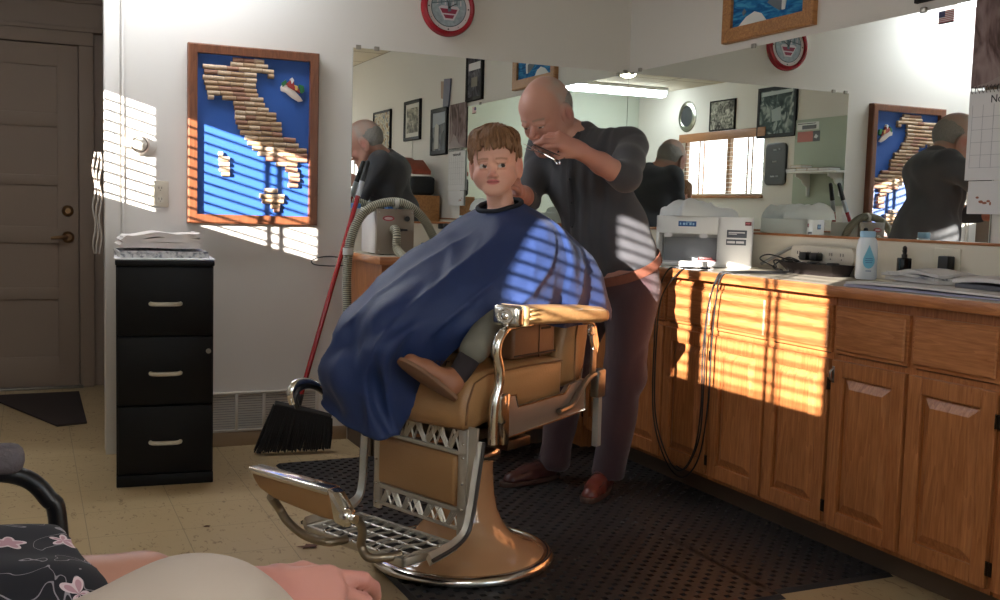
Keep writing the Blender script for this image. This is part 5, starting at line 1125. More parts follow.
SKIN = vcol('skin', .5, .04, bump=.05, bscale=400)

# ---------------------------------------------------------------- BARBER
mb = thing('person', 'bald grey haired barber in charcoal shirt and maroon trousers leaning over the boy', 'person', (-.75, -1.1, 0)); MO = Matrix.Translation((-.75, -1.1, 0))
F_ = np.array([-.86, -.51, 0.]); Lf = np.array([.51, -.86, 0.]); UP = np.array([0, 0, 1.])
def B(p, f=0., l=0., u=0.): return np.array(p, float)+F_*f+Lf*l+UP*u
RT = np.stack([F_, Lf, UP], 1)
chest = np.array([-.925, -1.255, 1.27]); belly = np.array([-.855, -1.285, 1.07]); hip = np.array([-.805, -1.285, .92])
shL = np.array([-.83, -1.42, 1.39]); shR = np.array([-1.03, -1.09, 1.39])
elL = np.array([-.950, -1.585, 1.255]); wrL = np.array([-1.185, -1.64, 1.345]); hdL = np.array([-1.28, -1.57, 1.36])
elR = np.array([-1.13, -1.16, 1.17]); wrR = np.array([-1.33, -1.48, 1.19])
nk = np.array([-.935, -1.235, 1.42]); hc = np.array([-1.09, -1.215, 1.500])
BX, BY, BZ = -.75, -1.1, 0
class Cut(SDF):
    def __init__(s): super().__init__(); s.cuts = []
    def ev(s, X):
        d = super().ev(X)
        for p, n in s.cuts: d = np.maximum(d, (X-np.array(p))@np.array(n))
        return d
waist_p = B(hip, 0, 0, 0); wn = np.array([0, 0, 1.])+F_*.42+Lf*-.12; wn = wn/np.linalg.norm(wn)   # front of the waistband dips
shirt = Cut()
R3 = RT
shirt.ell(chest, (.128, .185, .18), k=.03, R=R3); shirt.ell(B(chest, -.03, 0, .09), (.105, .20, .085), k=.05, R=R3)
shirt.ell(belly, (.150, .172, .17), k=.06, R=R3); shirt.ell(B(hip, .0, 0, .05), (.150, .178, .12), k=.05, R=R3)
shirt.cap(B(shL, 0, -.03, 0), B(nk, -.03, .03, -.04), .068, .06, k=.04); shirt.cap(B(shR, 0, .03, 0), B(nk, -.03, -.03, -.04), .068, .06, k=.04)
shirt.cap(shL, (elL+shL)/2, .062, .059, k=.04); shirt.cap((elL+shL)/2, elL+(elL-shL)*.0, .059, .054, k=.02); shirt.cap(elL, elL+(wrL-elL)*.16, .058, .052, k=.02)
shirt.cap(shR, elR, .068, .052, k=.04); shirt.cap(elR, elR+(wrR-elR)*.35, .052, .046, k=.02)
shirt.cap(nk, nk+(hc-nk)*.18+np.array([0, 0, -.01]), .066, .060, k=.02)
shirt.cuts = [(waist_p, -wn)]
def shirt_folds(X):
    q = (X-belly)@np.stack([F_, Lf, UP], 1); 
    d = .0045*vnoise(X, 21, 22)+.006*(1-np.abs(vnoise(X, 23, 15)))**4+.002*vnoise(X, 22, 60)
    gath = np.exp(-((q[:, 1]-.0)/.10)**2)*smooth01(q[:, 0], .02, .08); d = d+.004*np.sin(q[:, 1]*130)*gath
    hemf = smooth01(-q[:, 2], .0, .14); return d+.004*np.sin(q[:, 1]*60+q[:, 0]*40)*hemf
SHIRT = mat('charcoal_knit', (66, 66, 70), .85, bump=.15, bscale=500, sheen=.15)
P, Fc = shirt.mesh(.0075, disp=shirt_folds); P = relax(P, Fc, 1); o = npmesh('shirt', P-np.array([BX, BY, BZ]), Fc, SHIRT, mb)
# placket and cuff details
pl_ = MB(); pts = []
for k in range(9):
    u = .16-.045*k; 
    base = B(chest, 0, .0, u); lo, hi = 0., .3
    for _ in range(24):
        mid = (lo+hi)/2; dd = shirt.ev((base+F_*mid)[None])[0]
        if dd < 0: lo = mid
        else: hi = mid
    pts.append(tuple(base+F_*(hi+.002)-np.array([BX, BY, BZ])))
pl_.tube(catmull(pts, 3), .012, 8, flat=.25, up=tuple(F_)); pk = pl_.build('placket', mat('charcoal_dark', (52, 52, 56), .85), o)
bt = MB(); [bt.ell(p, (.005, .005, .005), n=8) for p in [tuple(Vector(q)+Vector(F_)*.003) for q in pts[::2]]]; bt.build('button', BLACK, pk)
# trousers
tro = Cut(); knL = np.array([-.775, -1.345, .50]); anL = np.array([-.795, -1.285, .085]); knR = np.array([-.90, -1.11, .50]); anR = np.array([-.93, -1.065, .085])
tro.ell(hip, (.150, .180, .13), k=.03, R=R3); tro.ell(B(hip, -.02, 0, -.08), (.145, .175, .12), k=.04, R=R3)
tro.cap(B(hip, 0, .085, -.10), knL, .108, .080, k=.03); tro.cap(knL, anL+np.array([0, 0, .01]), .080, .070, k=.04)
tro.cap(B(hip, 0, -.085, -.10), knR, .105, .078, k=.03); tro.cap(knR, anR+np.array([0, 0, .01]), .078, .066, k=.04)
tro.cuts = [(waist_p, wn), ((0, 0, .055), (0, 0, -1))]
def tfold(X): return .005*(1-np.abs(vnoise(X, 35, 14)))**3+.004*vnoise(X, 31, 22)+.0035*np.sin(X[:, 2]*42+vnoise(X, 32, 12)*3)*smooth01(-X[:, 2], -.75, -.3)
P, Fc = tro.mesh(.008, disp=tfold); P = relax(P, Fc, 1)
TRO = mat('maroon_corduroy', (62, 38, 42), .85, bump=.25, bscale=60, stretch=(12, 12, .3), sheen=.25)
tr_o = npmesh('trousers', P-np.array([BX, BY, BZ]), Fc, TRO, mb)
# belt with two loops in the tilted waist plane
bl = MB(); e1 = F_-wn*(F_@wn); e1 /= np.linalg.norm(e1); e2 = np.cross(wn, e1)
ring = []
for k in range(49):
    g = 2*PI*k/48; d0 = e1*math.cos(g)+e2*math.sin(g); lo, hi = 0., .35
    for _ in range(24):
        mid = (lo+hi)/2; dd = min(shirt.ev((waist_p+wn*.004+d0*mid)[None])[0], tro.ev((waist_p-wn*.004+d0*mid)[None])[0])
        if dd < 0: lo = mid
        else: hi = mid
    ring.append(waist_p-wn*.004+d0*(hi+.002))
v = []; f = []
for k, p in enumerate(ring[:-1]):
    d0 = (p-waist_p); d0 /= np.linalg.norm(d0)
    for (h_, t_) in ((-.019, 0), (-.019, .006), (.017, .006), (.017, 0)): v.append(tuple(p+wn*h_+d0*t_-np.array([BX, BY, BZ])))
for k in range(48):
    j = (k+1) % 48
    for q in range(4): f.append((k*4+q, k*4+(q+1) % 4, j*4+(q+1) % 4, j*4+q))
bl.add(v, f); bo_ = bl.build('belt', mat('tan_leather_belt', (104, 60, 44), .7, vary=.3, vscale=60), mb, 50)
bk_ = MB(); p = ring[0]-np.array([BX, BY, BZ]); d0 = (ring[0]-waist_p); d0 /= np.linalg.norm(d0)
bk_.tube([tuple(p+d0*.010+e2*(.024*math.cos(k*PI/8))+wn*(.019*math.sin(k*PI/8))) for k in range(17)], .003, 6); bk_.build('buckle', STEEL, bo_)
# shoes
def shoe(pa, pt, parent, name, upper, sole, sc=1., laces=(40, 28, 24), tilt=None, off=(0, 0, 0), M=None):
    """pa = heel ground point, pt = toe ground point"""
    pa, pt = Vector(pa), Vector(pt); d = (pt-pa); Ln = d.length
    if M is None: rz = math.atan2(d.y, d.x); M = Matrix.Translation(pa) @ Matrix.Rotation(rz, 4, 'Z')
    M = Matrix.Translation(Vector(off)*-1) @ M; q = Ln/.29
    s = Cut(); s.ell((.045*q, 0, .045), (.048*q, .036*q, .045), k=.02); s.cap((.05*q, 0, .045), (.17*q, .004*q, .032), .036*q, .036*q, k=.02); s.cap((.17*q, .004*q, .026), (.24*q, .008*q, .022), .040*q, .034*q, k=.02)
    s.cap((.055*q, 0, .06), (.05*q, 0, .10*q), .034*q, .034*q, k=.02); s.cap((.10*q, 0, .06*q), (.17*q, .003, .045*q), .026*q, .024*q, k=.015)
    s.cap((.05*q, 0, .105*q), (.05*q, 0, .16*q), .026*q, .028*q, k=.004, ) if False else None
    if q > .64: s.ell((.052*q, 0, .115*q), (.026*q, .024*q, .03*q), k=.004, sub=True)
    else: s.cap((.045*q, 0, .05), (.045*q, 0, .085), .030, .029, k=.015); s.cap((.08*q, 0, .055), (.15*q, .002, .042), .026, .024, k=.02)
    s.cuts = [((0, 0, .018*q), (0, 0, -1)), ((0, 0, max(.105*q, .082)), (-.25, 0, 1))]
    P, Fc = s.mesh(.004*max(.8, q)); A = np.array(M); P = P@A[:3, :3].T+A[:3, 3]
    u = npmesh(name, P, Fc, upper, parent)
    m = MB(); out = []
    for k in range(40):
        t = 2*PI*k/40; c_, s_ = math.cos(t), math.sin(t); x = .14*q+.150*q*c_; wv = (.042+.006*math.cos(t))*q if c_ > -.2 else .036*q; y = wv*(abs(s_)**.8)*(1 if s_ > 0 else -1)+.004*q; out.append((x, y))
    m.prism(out, 0, .020*q, 'xy', bev=.003, M=M); m.build('sole', sole, u, 40)
    m = MB()
    for k in range(4):
        x = .105*q+.018*q*k; z = (.088-.010*k)*q*.98 if q > .7 else .090-.009*k; m.tube([tuple(M @ Vector((x, -.024*q, z-.006*q))), tuple(M @ Vector((x+.008*q, 0, z+.006*q))), tuple(M @ Vector((x, .024*q, z-.006*q)))], .0026*q, 6)
    m.tube([tuple(M @ Vector(p)) for p in ((.10*q, 0, .098*q), (.088*q, -.018*q, .108*q), (.082*q, -.03*q, .094*q))], .0022*q, 5); m.tube([tuple(M @ Vector(p)) for p in ((.10*q, 0, .098*q), (.088*q, .018*q, .108*q), (.082*q, .03*q, .094*q))], .0022*q, 5)
    m.build('laces', mat('laces_%d' % laces[0], laces, .7), u)
    m = MB(); m.tube([tuple(M @ Vector((.19*q+.035*q*math.cos(g), .006*q+.033*q*math.sin(g), (.056-.013*math.cos(g))*q))) for g in [PI*(-.62+1.24*k/12) for k in range(13)]], .0022, 5); m.build('toe_seam', mat('seam_dark_brown', (52, 28, 24), .6), u)
    return u
OX = mat('oxblood_leather', (104, 50, 40), .3, coat=.2); SOLE = mat('brown_sole', (70, 48, 38), .6)
ob_ = (BX, BY, BZ)
shoe((-.765, -1.225, .0125), (-.985, -1.43, .0125), mb, 'shoe', OX, SOLE, off=ob_)
shoe((-.90, -1.035, .0125), (-1.19, -1.10, .0125), mb, 'shoe', mat('shaded_oxblood', (72, 40, 36), .35), SOLE, off=ob_)  # far shoe: its shade is put into a darker copy of the leather
# body: head, forearms, hands, inner body in one mesh
fd = Vector((-.84, -.42, -.58)); Mh = frame_from(fd, (-.5, -.2, 1), hc); Mhi = Mh.inverted()
BS = 1.14; hs = head_sdf(BS, mouth_open=0, age=True).xform(Mh)
hs.cap(tuple(Mh @ Vector((0, -.03, -.05))), nk+np.array([.0, 0, -.02]), .056, .062, k=.03); hs.cap(tuple(Mh @ Vector((0, .03, -.09))), nk+F_*.03, .03, .045, k=.03)
P1, F1 = hs.mesh(.0028); P1 = relax(P1, F1, 1, .3)
old = lin((192, 142, 124)); oblush = lin((178, 104, 94)); grey = lin((168, 162, 154))
def bscalp(X):
    side = smooth01(-X[:, 1], -.03, .01)*smooth01(X[:, 2], -.05, -.02)*smooth01(-X[:, 2], -.135, -.09); back = smooth01(-X[:, 1], .03, .07)*smooth01(X[:, 2], -.07, -.04)
    ear = np.exp(-(np.linalg.norm((np.abs(X)*[1, 0, 0]+X*[0, 1, 1]-np.array([.084, -.006, -.008]))/[1, 1, 1.3], axis=1)/.026)**4)
    topm = .42*smooth01(-X[:, 1], -.045, .03)*smooth01(X[:, 2], .0, .04); side = np.maximum(side, topm)
    return (np.clip(np.maximum(side, back), 0, 1)*.68*(1-ear)*(.8+.3*vnoise(X, 9, 90)), grey)
hand = hand_sdf(((.7, .9, .5), (.55, .8, .5), (.75, .9, .5), (.9, 1.0, .6)), thumb=((.034, .030, -.014), (.062, .044, -.026), (.086, .036, -.034)), sc=1.02)
hx = Vector((-.86, -.15, .28)).normalized(); hz = Vector((-.05, -.80, .55)); hz = (hz-hx*hz.dot(hx)).normalized(); hy = hz.cross(hx)
Mhd = Matrix((hx, hy, hz)).transposed().to_4x4(); Mhd.translation = Vector(wrL)
hand.xform(Mhd); hand.cap(wrL-np.array(hx)*.005, (wrL+elL)/2, .027, .036, k=.02); hand.cap((wrL+elL)/2, elL, .037, .045, k=.02)
P2, F2 = hand.mesh(.0028); P2 = relax(P2, F2, 1, .3)
hr = hand_sdf(((.35, .35, .2), (.35, .35, .2), (.4, .4, .2), (.5, .4, .2)), sc=1.0)
hx2 = Vector((-.30, -.62, .25)).normalized(); hz2 = Vector((.8, -.5, .2)); hz2 = (hz2-hx2*hz2.dot(hx2)).normalized(); hy2 = hz2.cross(hx2); Mr = Matrix((hx2, hy2, hz2)).transposed().to_4x4(); Mr.translation = Vector(wrR)
hr.xform(Mr); hr.cap(wrR, (wrR+elR)/2, .026, .036, k=.02); hr.cap((wrR+elR)/2, elR, .037, .042, k=.02)
P3, F3 = hr.mesh(.0032)
inner = SDF(); inner.ell(chest, (.10, .15, .15), k=.05, R=R3); inner.ell(belly, (.12, .14, .14), k=.06, R=R3); inner.ell(hip, (.12, .14, .10), k=.06, R=R3); inner.cap(chest, nk, .07, .05, k=.05)
for a, b, c in ((shL, elL, .04), (shR, elR, .04)): inner.cap(B(chest, 0, 0, .1), a, .06, .05, k=.04); inner.cap(a, b, .045, .038, k=.03)
for kn, an, s_ in ((knL, anL, .085), (knR, anR, -.085)): inner.cap(B(hip, 0, s_, -.05), kn, .075, .05, k=.03); inner.cap(kn, an+np.array([0, 0, .0]), .05, .032, k=.03)
P4, F4 = inner.mesh(.016)
off = np.array([BX, BY, BZ]); hb = plain_tint(old, oblush, .45)
def wrap(tf): return tf
bt_ = lambda P: face_tint(P, Mhi, BS, old, oblush, lin((176, 112, 98)), lin((150, 126, 110)), gaze=(0, -.004), scalp=bscalp, lid=-.0035)
V = [P1, P2, P3, P4]; Fs = [F1, F2, F3, F4]; Ts = [bt_(P1), hb(P2), hb(P3), hb(P4)]; n0 = 0; FF = []
for p_, f_ in zip(V, Fs): FF.append(f_+n0); n0 += len(p_)
npmesh('body', np.concatenate(V)-off, np.concatenate(FF), SKIN, mb, np.concatenate(Ts))
# short fringe of hair round back and sides
hs2 = SDF(); hs2.ell(np.array((0, -.028, .018))*BS, np.array((.0775, .088, .078))*BS, k=.01); hs2.xform(Mh)
class Fringe(SDF):
    def ev(s, X):
        d = super().ev(X); A = np.array(Mhi); Y = (X@A[:3, :3].T+A[:3, 3])/BS
        top = np.maximum((Y[:, 2]-.088-.45*(-Y[:, 1]-.0)), Y[:, 1]+.004+.25*np.abs(Y[:, 2]-.02)); low = -(Y[:, 2]+.052); earcut = -(np.linalg.norm((np.abs(Y)*[1, 0, 0]+Y*[0, 1, 1]-np.array([.085, -.006, -.008]))/[2.5, 1, 1.3], axis=1)-.027)
        return np.maximum(np.maximum(np.maximum(d, top), low), earcut)
fr2 = Fringe(); fr2.p = hs2.p
P, Fc = fr2.mesh(.004, disp=lambda X: .0012*vnoise(X, 12, 260)); 
if len(P): npmesh('hair', P-off, Fc, mat('grey_hair', (150, 144, 138), .8, vary=.35, vscale=180, bump=.5, bscale=260), mb)
# scissors in the left hand, comb with it
sc_ = thing('scissors', 'steel hair scissors in the barber hand beside the boy ear', 'scissors', tuple(Mhd @ Vector((.115, .045, -.045))))
Ms = Mhd.to_3x3().to_4x4()
m = MB()
for s_ in (-1, 1):
    m.tube([tuple(Ms @ Vector(p)) for p in ((.0, 0, 0), (.03, .004*s_, .0), (.085, .009*s_, -.006))], [.0045, .0042, .0012], 6, flat=.5)
    m.tube([tuple(Ms @ Vector(p)) for p in ((.0, 0, 0), (-.03, -.006*s_, .004), (-.045, -.010*s_, .006))], .003, 6)
    m.tube([tuple(Ms @ Vector((-.057+.012*math.cos(g), -.014*s_+.010*math.sin(g), .008))) for g in [2*PI*k/14 for k in range(15)]], .0026, 6)
m.ell((0, 0, 0), (.005, .005, .005), n=8); m.build('blades', mat('polished_steel', (220, 220, 222), .15, 1.), sc_)
cb = thing('comb', 'dark barber comb held with the scissors at the side of the boy head', 'comb', tuple(Mhd @ Vector((.10, .045, -.02))))
m = MB(); q = lambda x, y, z: tuple(Ms @ Vector((x, y, z)))
m.tube([q(-.06, 0, 0), q(.085, .012, .004)], .0045, 6, flat=.4)
for k in range(26): x = -.04+k*.0048; m.tube([q(x, .0, 0), q(x, .004, -.016)], .0010, 4)
m.build('comb', mat('comb_dark', (34, 30, 28), .35), cb)

# ---------------------------------------------------------------- BOY
CM = Matrix.Translation((CX, CY, 0)) @ Matrix.Rotation(CRZ, 4, 'Z')
def ch(a, s, z): return np.array(tuple(CM @ Vector((a, s, z))))
sm_ = CM.to_3x3()
toe = Vector(ch(.425, .080, .697)); heel = Vector(ch(.325, .207, .590)); xd = (toe-heel).normalized(); nup = sm_ @ Vector((-.75, -.05, .66)); zz_ = (nup-xd*nup.dot(xd)).normalized(); yy_ = zz_.cross(xd)
Msh = Matrix((xd, yy_, zz_)).transposed().to_4x4(); Msh.translation = heel
Msh_ = Msh
by = thing('person', 'young boy with tousled brown hair sitting in the barber chair, looking sideways', 'person', (CX, CY, .80), 0)
boff = np.array([CX, CY, .80])
bhc = ch(-.125, .0, 1.270); S_ = .95
fb = Vector((-.50, -.86, -.06)); Mb_ = frame_from(fb, (-.06, .03, 1), bhc); Mbi = Mb_.inverted()
h2 = head_sdf(S_, True, mouth_open=0).xform(Mb_)
for q in (-1, 1): h2.ell(tuple(Mb_ @ Vector((q*.040*S_, .048*S_, -.040*S_))), (.027, .028, .028), k=.02)
neckb = ch(-.165, 0, 1.13); h2.cap(tuple(Mb_ @ Vector((0, -.02, -.04))), neckb, .040, .044, k=.02)
P1, F1 = h2.mesh(.0022); P1 = relax(P1, F1, 1, .25)
ysk = lin((220, 168, 146)); ybl = lin((208, 124, 110))
T1 = face_tint(P1, Mbi, S_, ysk, ybl, lin((196, 108, 104)), lin((160, 112, 84)), gaze=(-.0050, .0005), child=True, iris=(52, 36, 28))
ib = SDF(); RB = np.array(CM)[:3, :3]
ib.ell(ch(-.16, 0, .98), (.085, .125, .15), k=.04, R=RB); ib.ell(ch(-.14, 0, .84), (.10, .13, .07), k=.04, R=RB); ib.cap(ch(-.165, 0, 1.06), neckb, .055, .042, k=.03)
for s_ in (-1, 1): ib.cap(ch(-.16, .12*s_, 1.06), ch(-.08, .165*s_, .90), .038, .032, k=.03); ib.cap(ch(-.08, .165*s_, .90), ch(.08, .12*s_, .88), .030, .024, k=.02); ib.cap(ch(.08, .12*s_, .88), ch(.14, .10*s_, .88), .024, .02, k=.02)
ib.cap(ch(-.12, -.08, .83), ch(.20, -.09, .80), .062, .05, k=.03); ib.cap(ch(.20, -.09, .80), ch(.36, -.08, .60), .046, .034, k=.03)
ib.cap(ch(-.12, .08, .83), ch(.06, .165, .825), .058, .040, k=.03); ib.cap(ch(.06, .165, .825), tuple(Msh_ @ Vector((.028, 0, .07))), .036, .024, k=.03)
P2, F2 = ib.mesh(.009); T2 = plain_tint(ysk, ybl, .2)(P2)
npmesh('body', np.concatenate([P1, P2])-boff, np.concatenate([F1, F2+len(P1)]), SKIN, by, np.concatenate([T1, T2]))
# hair cap with combed strands
class Hair(SDF):
    def ev(s, X):
        d = super().ev(X); A = np.array(Mbi); Y = (X@A[:3, :3].T+A[:3, 3])/S_
        fr = .057+.34*np.clip(.02-np.abs(Y[:, 0]-.010), -.07, .02)*.6+.007*np.sin(Y[:, 0]*120)+.004*np.sin(Y[:, 0]*260+1)
        face = np.minimum(Y[:, 1]-.020, -(Y[:, 2]-fr)); low = -(Y[:, 2]+.025+.45*Y[:, 1]-.008*np.sin(Y[:, 1]*200))
        ear = -(np.linalg.norm((np.abs(Y)*[1, 0, 0]+Y*[0, 1, 1]-np.array([.086, .0, -.014]))/[2.5, 1.15, 1.35], axis=1)-.028)
        k_ = .012; return -smin(-smin(-smin(-d, -face*S_, k_)*-1*-1, -low*S_, k_)*-1*-1, -ear*S_, .004) if False else np.maximum(-smin(-(-smin(-d, -face*S_, k_)), -low*S_, k_), ear*S_)
hh = Hair(); hh.ell(np.array((0, -.014, .040))*S_, np.array((.087, .104, .098))*S_, k=.01); hh.ell(np.array((.0, .02, .052))*S_, np.array((.078, .084, .084))*S_, k=.02); hh.xform(Mb_)
def strands(X):
    A = np.array(Mbi); Y = (X@A[:3, :3].T+A[:3, 3])/S_; g = np.arctan2(Y[:, 0], Y[:, 1]+.05); return .0032*np.sin(g*34+Y[:, 2]*60+2*vnoise(Y, 2, 18))+.0018*np.sin(g*80+Y[:, 2]*30)+.003*vnoise(Y, 4, 26)
P, Fc = hh.mesh(.0028, disp=strands)
HAIRM = mat('brown_hair', (136, 98, 66), .55, bump=.4, bscale=90, vary=.35, vscale=60, stretch=(6, 6, 1))
ho = npmesh('hair', P-boff, Fc, HAIRM, by)
random.seed(4); m = MB()
for k in range(230):
    g = random.uniform(-2.3, 2.3); rr_ = random.uniform(.2, 1.0); x0, y0 = math.sin(g)*.05*rr_, math.cos(g)*.045*rr_+.01; z0 = .134-.02*rr_+random.uniform(0, .006)
    gg = g+random.uniform(-.55, .35); x1, y1 = math.sin(gg)*.086, math.cos(gg)*.094+.004; z1 = .088+random.uniform(-.02, .01)
    x2, y2, z2 = x1*1.03, y1*1.05, .066+random.uniform(-.020, .024) if abs(g) < 1.1 else random.uniform(.018, .055)
    c_ = catmull([tuple(Mb_ @ (Vector(p)*S_)-Vector(boff)) for p in ((x0, y0, z0), ((x0+x1)/2, (y0+y1)/2, (z0+z1)/2+.012), (x1, y1, z1), (x2, y2, z2))], 3)
    m.tube(c_, [.0014+.0028*math.sin(PI*min(1, (i+1)/len(c_))) for i in range(len(c_))], 5, flat=.5)
lk = m.build('loose_locks', HAIRM, ho, 60); tag(lk, kind='stuff')
# trousers leg, sock and shoe seen under the cape
tb_ = SDF(); tb_.cap(ch(-.12, .08, .83), ch(.06, .165, .825), .070, .050, k=.03); tb_.cap(ch(.06, .165, .825), ch(.235, .205, .725), .048, .042, k=.03); tb_.cap(ch(-.12, -.08, .83), ch(.20, -.09, .80), .07, .06, k=.03); tb_.cap(ch(.20, -.09, .80), ch(.34, -.08, .62), .056, .046, k=.03)
P, Fc = tb_.mesh(.007, disp=lambda X: .003*vnoise(X, 8, 40)); npmesh('trousers', P-boff, Fc, mat('grey_green_cotton', (112, 110, 98), .85), by)
tb_ = SDF(); tb_.cap(ch(.225, .204, .730), tuple(Msh_ @ Vector((.028, 0, .070))), .033, .031, k=.03); P, Fc = tb_.mesh(.006, disp=lambda X: .0015*vnoise(X, 8, 60)); npmesh('sock', P-boff, Fc, mat('dark_sock', (40, 34, 38), .9), by)
# near shoe: toe forward and up, sole turned to the viewer
shoe(heel, toe, by, 'shoe', mat('tan_brown_leather', (150, 98, 70), .5), mat('brown_rubber_sole', (122, 88, 64), .7), off=tuple(boff), M=Msh, laces=(60, 34, 32))
# ---------------------------------------------------------------- CAPE
cp = {0: [(-.088, 0, 1.118), (-.0, 0, 1.045), (.20, 0, .945), (.42, -.02, .80), (.475, -.03, .66), (.415, 0, .467)],
      30: [(-.095, .035, 1.120), (.0, .09, 1.05), (.17, .10, .94), (.34, .08, .82), (.42, .05, .69), (.335, .03, .49)],
      45: [(-.105, .050, 1.125), (-.02, .125, 1.05), (.12, .145, .94), (.26, .12, .84), (.33, .075, .74), (.25, .05, .585)],
      60: [(-.118, .060, 1.13), (-.05, .155, 1.055), (.07, .185, .945), (.17, .165, .86), (.22, .14, .79), (.22, .115, .715)],
      75: [(-.138, .068, 1.135), (-.09, .175, 1.065), (.0, .215, .96), (.07, .215, .88), (.11, .21, .83), (.12, .205, .785)],
      90: [(-.155, .072, 1.14), (-.14, .19, 1.075), (-.08, .228, .98), (-.02, .236, .90), (.02, .236, .84), (.04, .232, .80)],
      120: [(-.190, .062, 1.150), (-.22, .170, 1.085), (-.23, .225, .99), (-.22, .236, .90), (-.22, .232, .82), (-.20, .228, .76)],
      150: [(-.215, .036, 1.158), (-.28, .11, 1.10), (-.36, .19, 1.01), (-.42, .232, .93), (-.455, .245, .84), (-.46, .245, .77)],
      180: [(-.225, 0, 1.160), (-.30, 0, 1.12), (-.39, 0, 1.04), (-.455, 0, .97), (-.475, 0, .86), (-.475, 0, .78)]}
for k, mirror_of in ((210, 150), (240, 120), (270, 90)): cp[k] = [(a, -s, z) for a, s, z in cp[mirror_of]]
cp[285] = [(-.138, -.068, 1.135), (-.10, -.175, 1.065), (.0, -.215, .96), (.12, -.22, .87), (.20, -.225, .79), (.22, -.225, .71)]
cp[300] = [(-.118, -.060, 1.13), (-.06, -.155, 1.055), (.07, -.19, .955), (.25, -.20, .84), (.36, -.215, .73), (.36, -.225, .62)]
cp[315] = [(-.105, -.050, 1.125), (-.03, -.130, 1.05), (.12, -.17, .95), (.33, -.18, .82), (.41, -.19, .70), (.43, -.20, .57)]
cp[330] = [(-.095, -.035, 1.120), (-.01, -.09, 1.05), (.17, -.12, .945), (.39, -.13, .80), (.455, -.15, .67), (.45, -.15, .52)]
cp[345] = [(-.090, -.018, 1.118), (-.005, -.045, 1.048), (.19, -.06, .945), (.41, -.08, .80), (.47, -.09, .665), (.44, -.08, .49)]
cp[15] = [(-.091, .018, 1.118), (.0, .045, 1.048), (.19, .05, .943), (.385, .03, .81), (.445, .01, .675), (.375, .02, .475)]
cp[105] = [(-.172, .068, 1.145), (-.18, .182, 1.08), (-.16, .228, .985), (-.12, .237, .90), (-.10, .234, .83), (-.08, .23, .78)]
cp[135] = [(-.203, .050, 1.155), (-.25, .142, 1.09), (-.30, .21, 1.0), (-.32, .235, .915), (-.34, .24, .83), (-.34, .238, .765)]
for k, mo in ((225, 135), (255, 105)): cp[k] = [(a, -s, z) for a, s, z in cp[mo]]
cp[165] = [(-.222, .018, 1.16), (-.295, .055, 1.115), (-.38, .10, 1.03), (-.445, .13, .955), (-.47, .13, .85), (-.47, .13, .775)]; cp[195] = [(a, -s, z) for a, s, z in cp[165]]
ks = sorted(cp); NU, NR = 9, 14
rows = [catmull([cp[k][r] for k in ks], NU, True) for r in range(6)]
NC = len(rows[0]); cols = [catmull([rows[r][c] for r in range(6)], NR) for c in range(NC)]; G = np.array(cols); nR = G.shape[1]
uu = np.arange(NC)/NC*2*PI; vv = np.linspace(0, 1, nR)
du = np.roll(G, -1, 0)-np.roll(G, 1, 0); dv = np.gradient(G, axis=1); Nn = np.cross(du, dv); Nn /= np.linalg.norm(Nn, axis=2, keepdims=True)+1e-9
ctr = np.array([-.05, 0, .85]); sg = np.sign(((G-ctr)*Nn).sum(2)); Nn *= sg[..., None]
U_, V_ = np.meshgrid(uu, vv, indexing='ij'); flat = G.reshape(-1, 3)
fold = .007*np.sin(U_*9+1.6*np.sin(V_*5))*smooth01(V_, .15, 1.)+.006*np.sin(U_*19+V_*7)*smooth01(V_, .5, 1.)
fq = lambda seed, f: vnoise(flat*[1., 1.6, 1.], seed, f).reshape(U_.shape)
fold += .010*(1-np.abs(np.sin(U_*5+3.2*V_+.9*fq(45, 5))))**3*smooth01(V_, .1, .5)+(.007*fq(41, 12)+.006*(1-np.abs(fq(43, 11)))**3+.0035*fq(42, 30)+.004*(1-np.abs(fq(44, 22)))**4)*smooth01(V_, .05, .4)
fr_m = smooth01(np.cos(U_+.2), .5, .9)*smooth01(V_, .45, .7); fold += fr_m*(.012*np.sin(V_*26+U_*3)+.012*np.sin(V_*15-U_*7))
# a pressed fold running down the near back shoulder
fold += .010*(smooth01(U_, 1.98, 2.02)-smooth01(U_, 2.06, 2.30))*smooth01(V_, .1, .3)
G = G+Nn*fold[..., None]
W3 = (G.reshape(-1, 3)@np.array(CM)[:3, :3].T)+np.array(CM)[:3, 3]
Fc = [(i*nR+j, ((i+1) % NC)*nR+j, ((i+1) % NC)*nR+j+1, i*nR+j+1) for i in range(NC) for j in range(nR-1)]
cape = npmesh('barber_cape', W3-boff, np.array(Fc), mat('navy_nylon', (33, 50, 92), .55, spec=.35, sheen=.05, bump=.08, bscale=160), None)
cape.location = tuple(boff); md = cape.modifiers.new('thickness', 'SOLIDIFY'); md.thickness = .0022; md.offset = -1
tag(cape, 'navy blue barber cape draped over the boy and his knees', 'cape')
m = MB(); rg = [tuple(Vector(W3[i*nR])-Vector(boff)+Vector((0, 0, .002))) for i in range(0, NC, 3)]; m.tube(rg+[rg[0]], .008, 8); m.build('neck_band', mat('black_elastic', (24, 26, 34), .8), cape, 60)
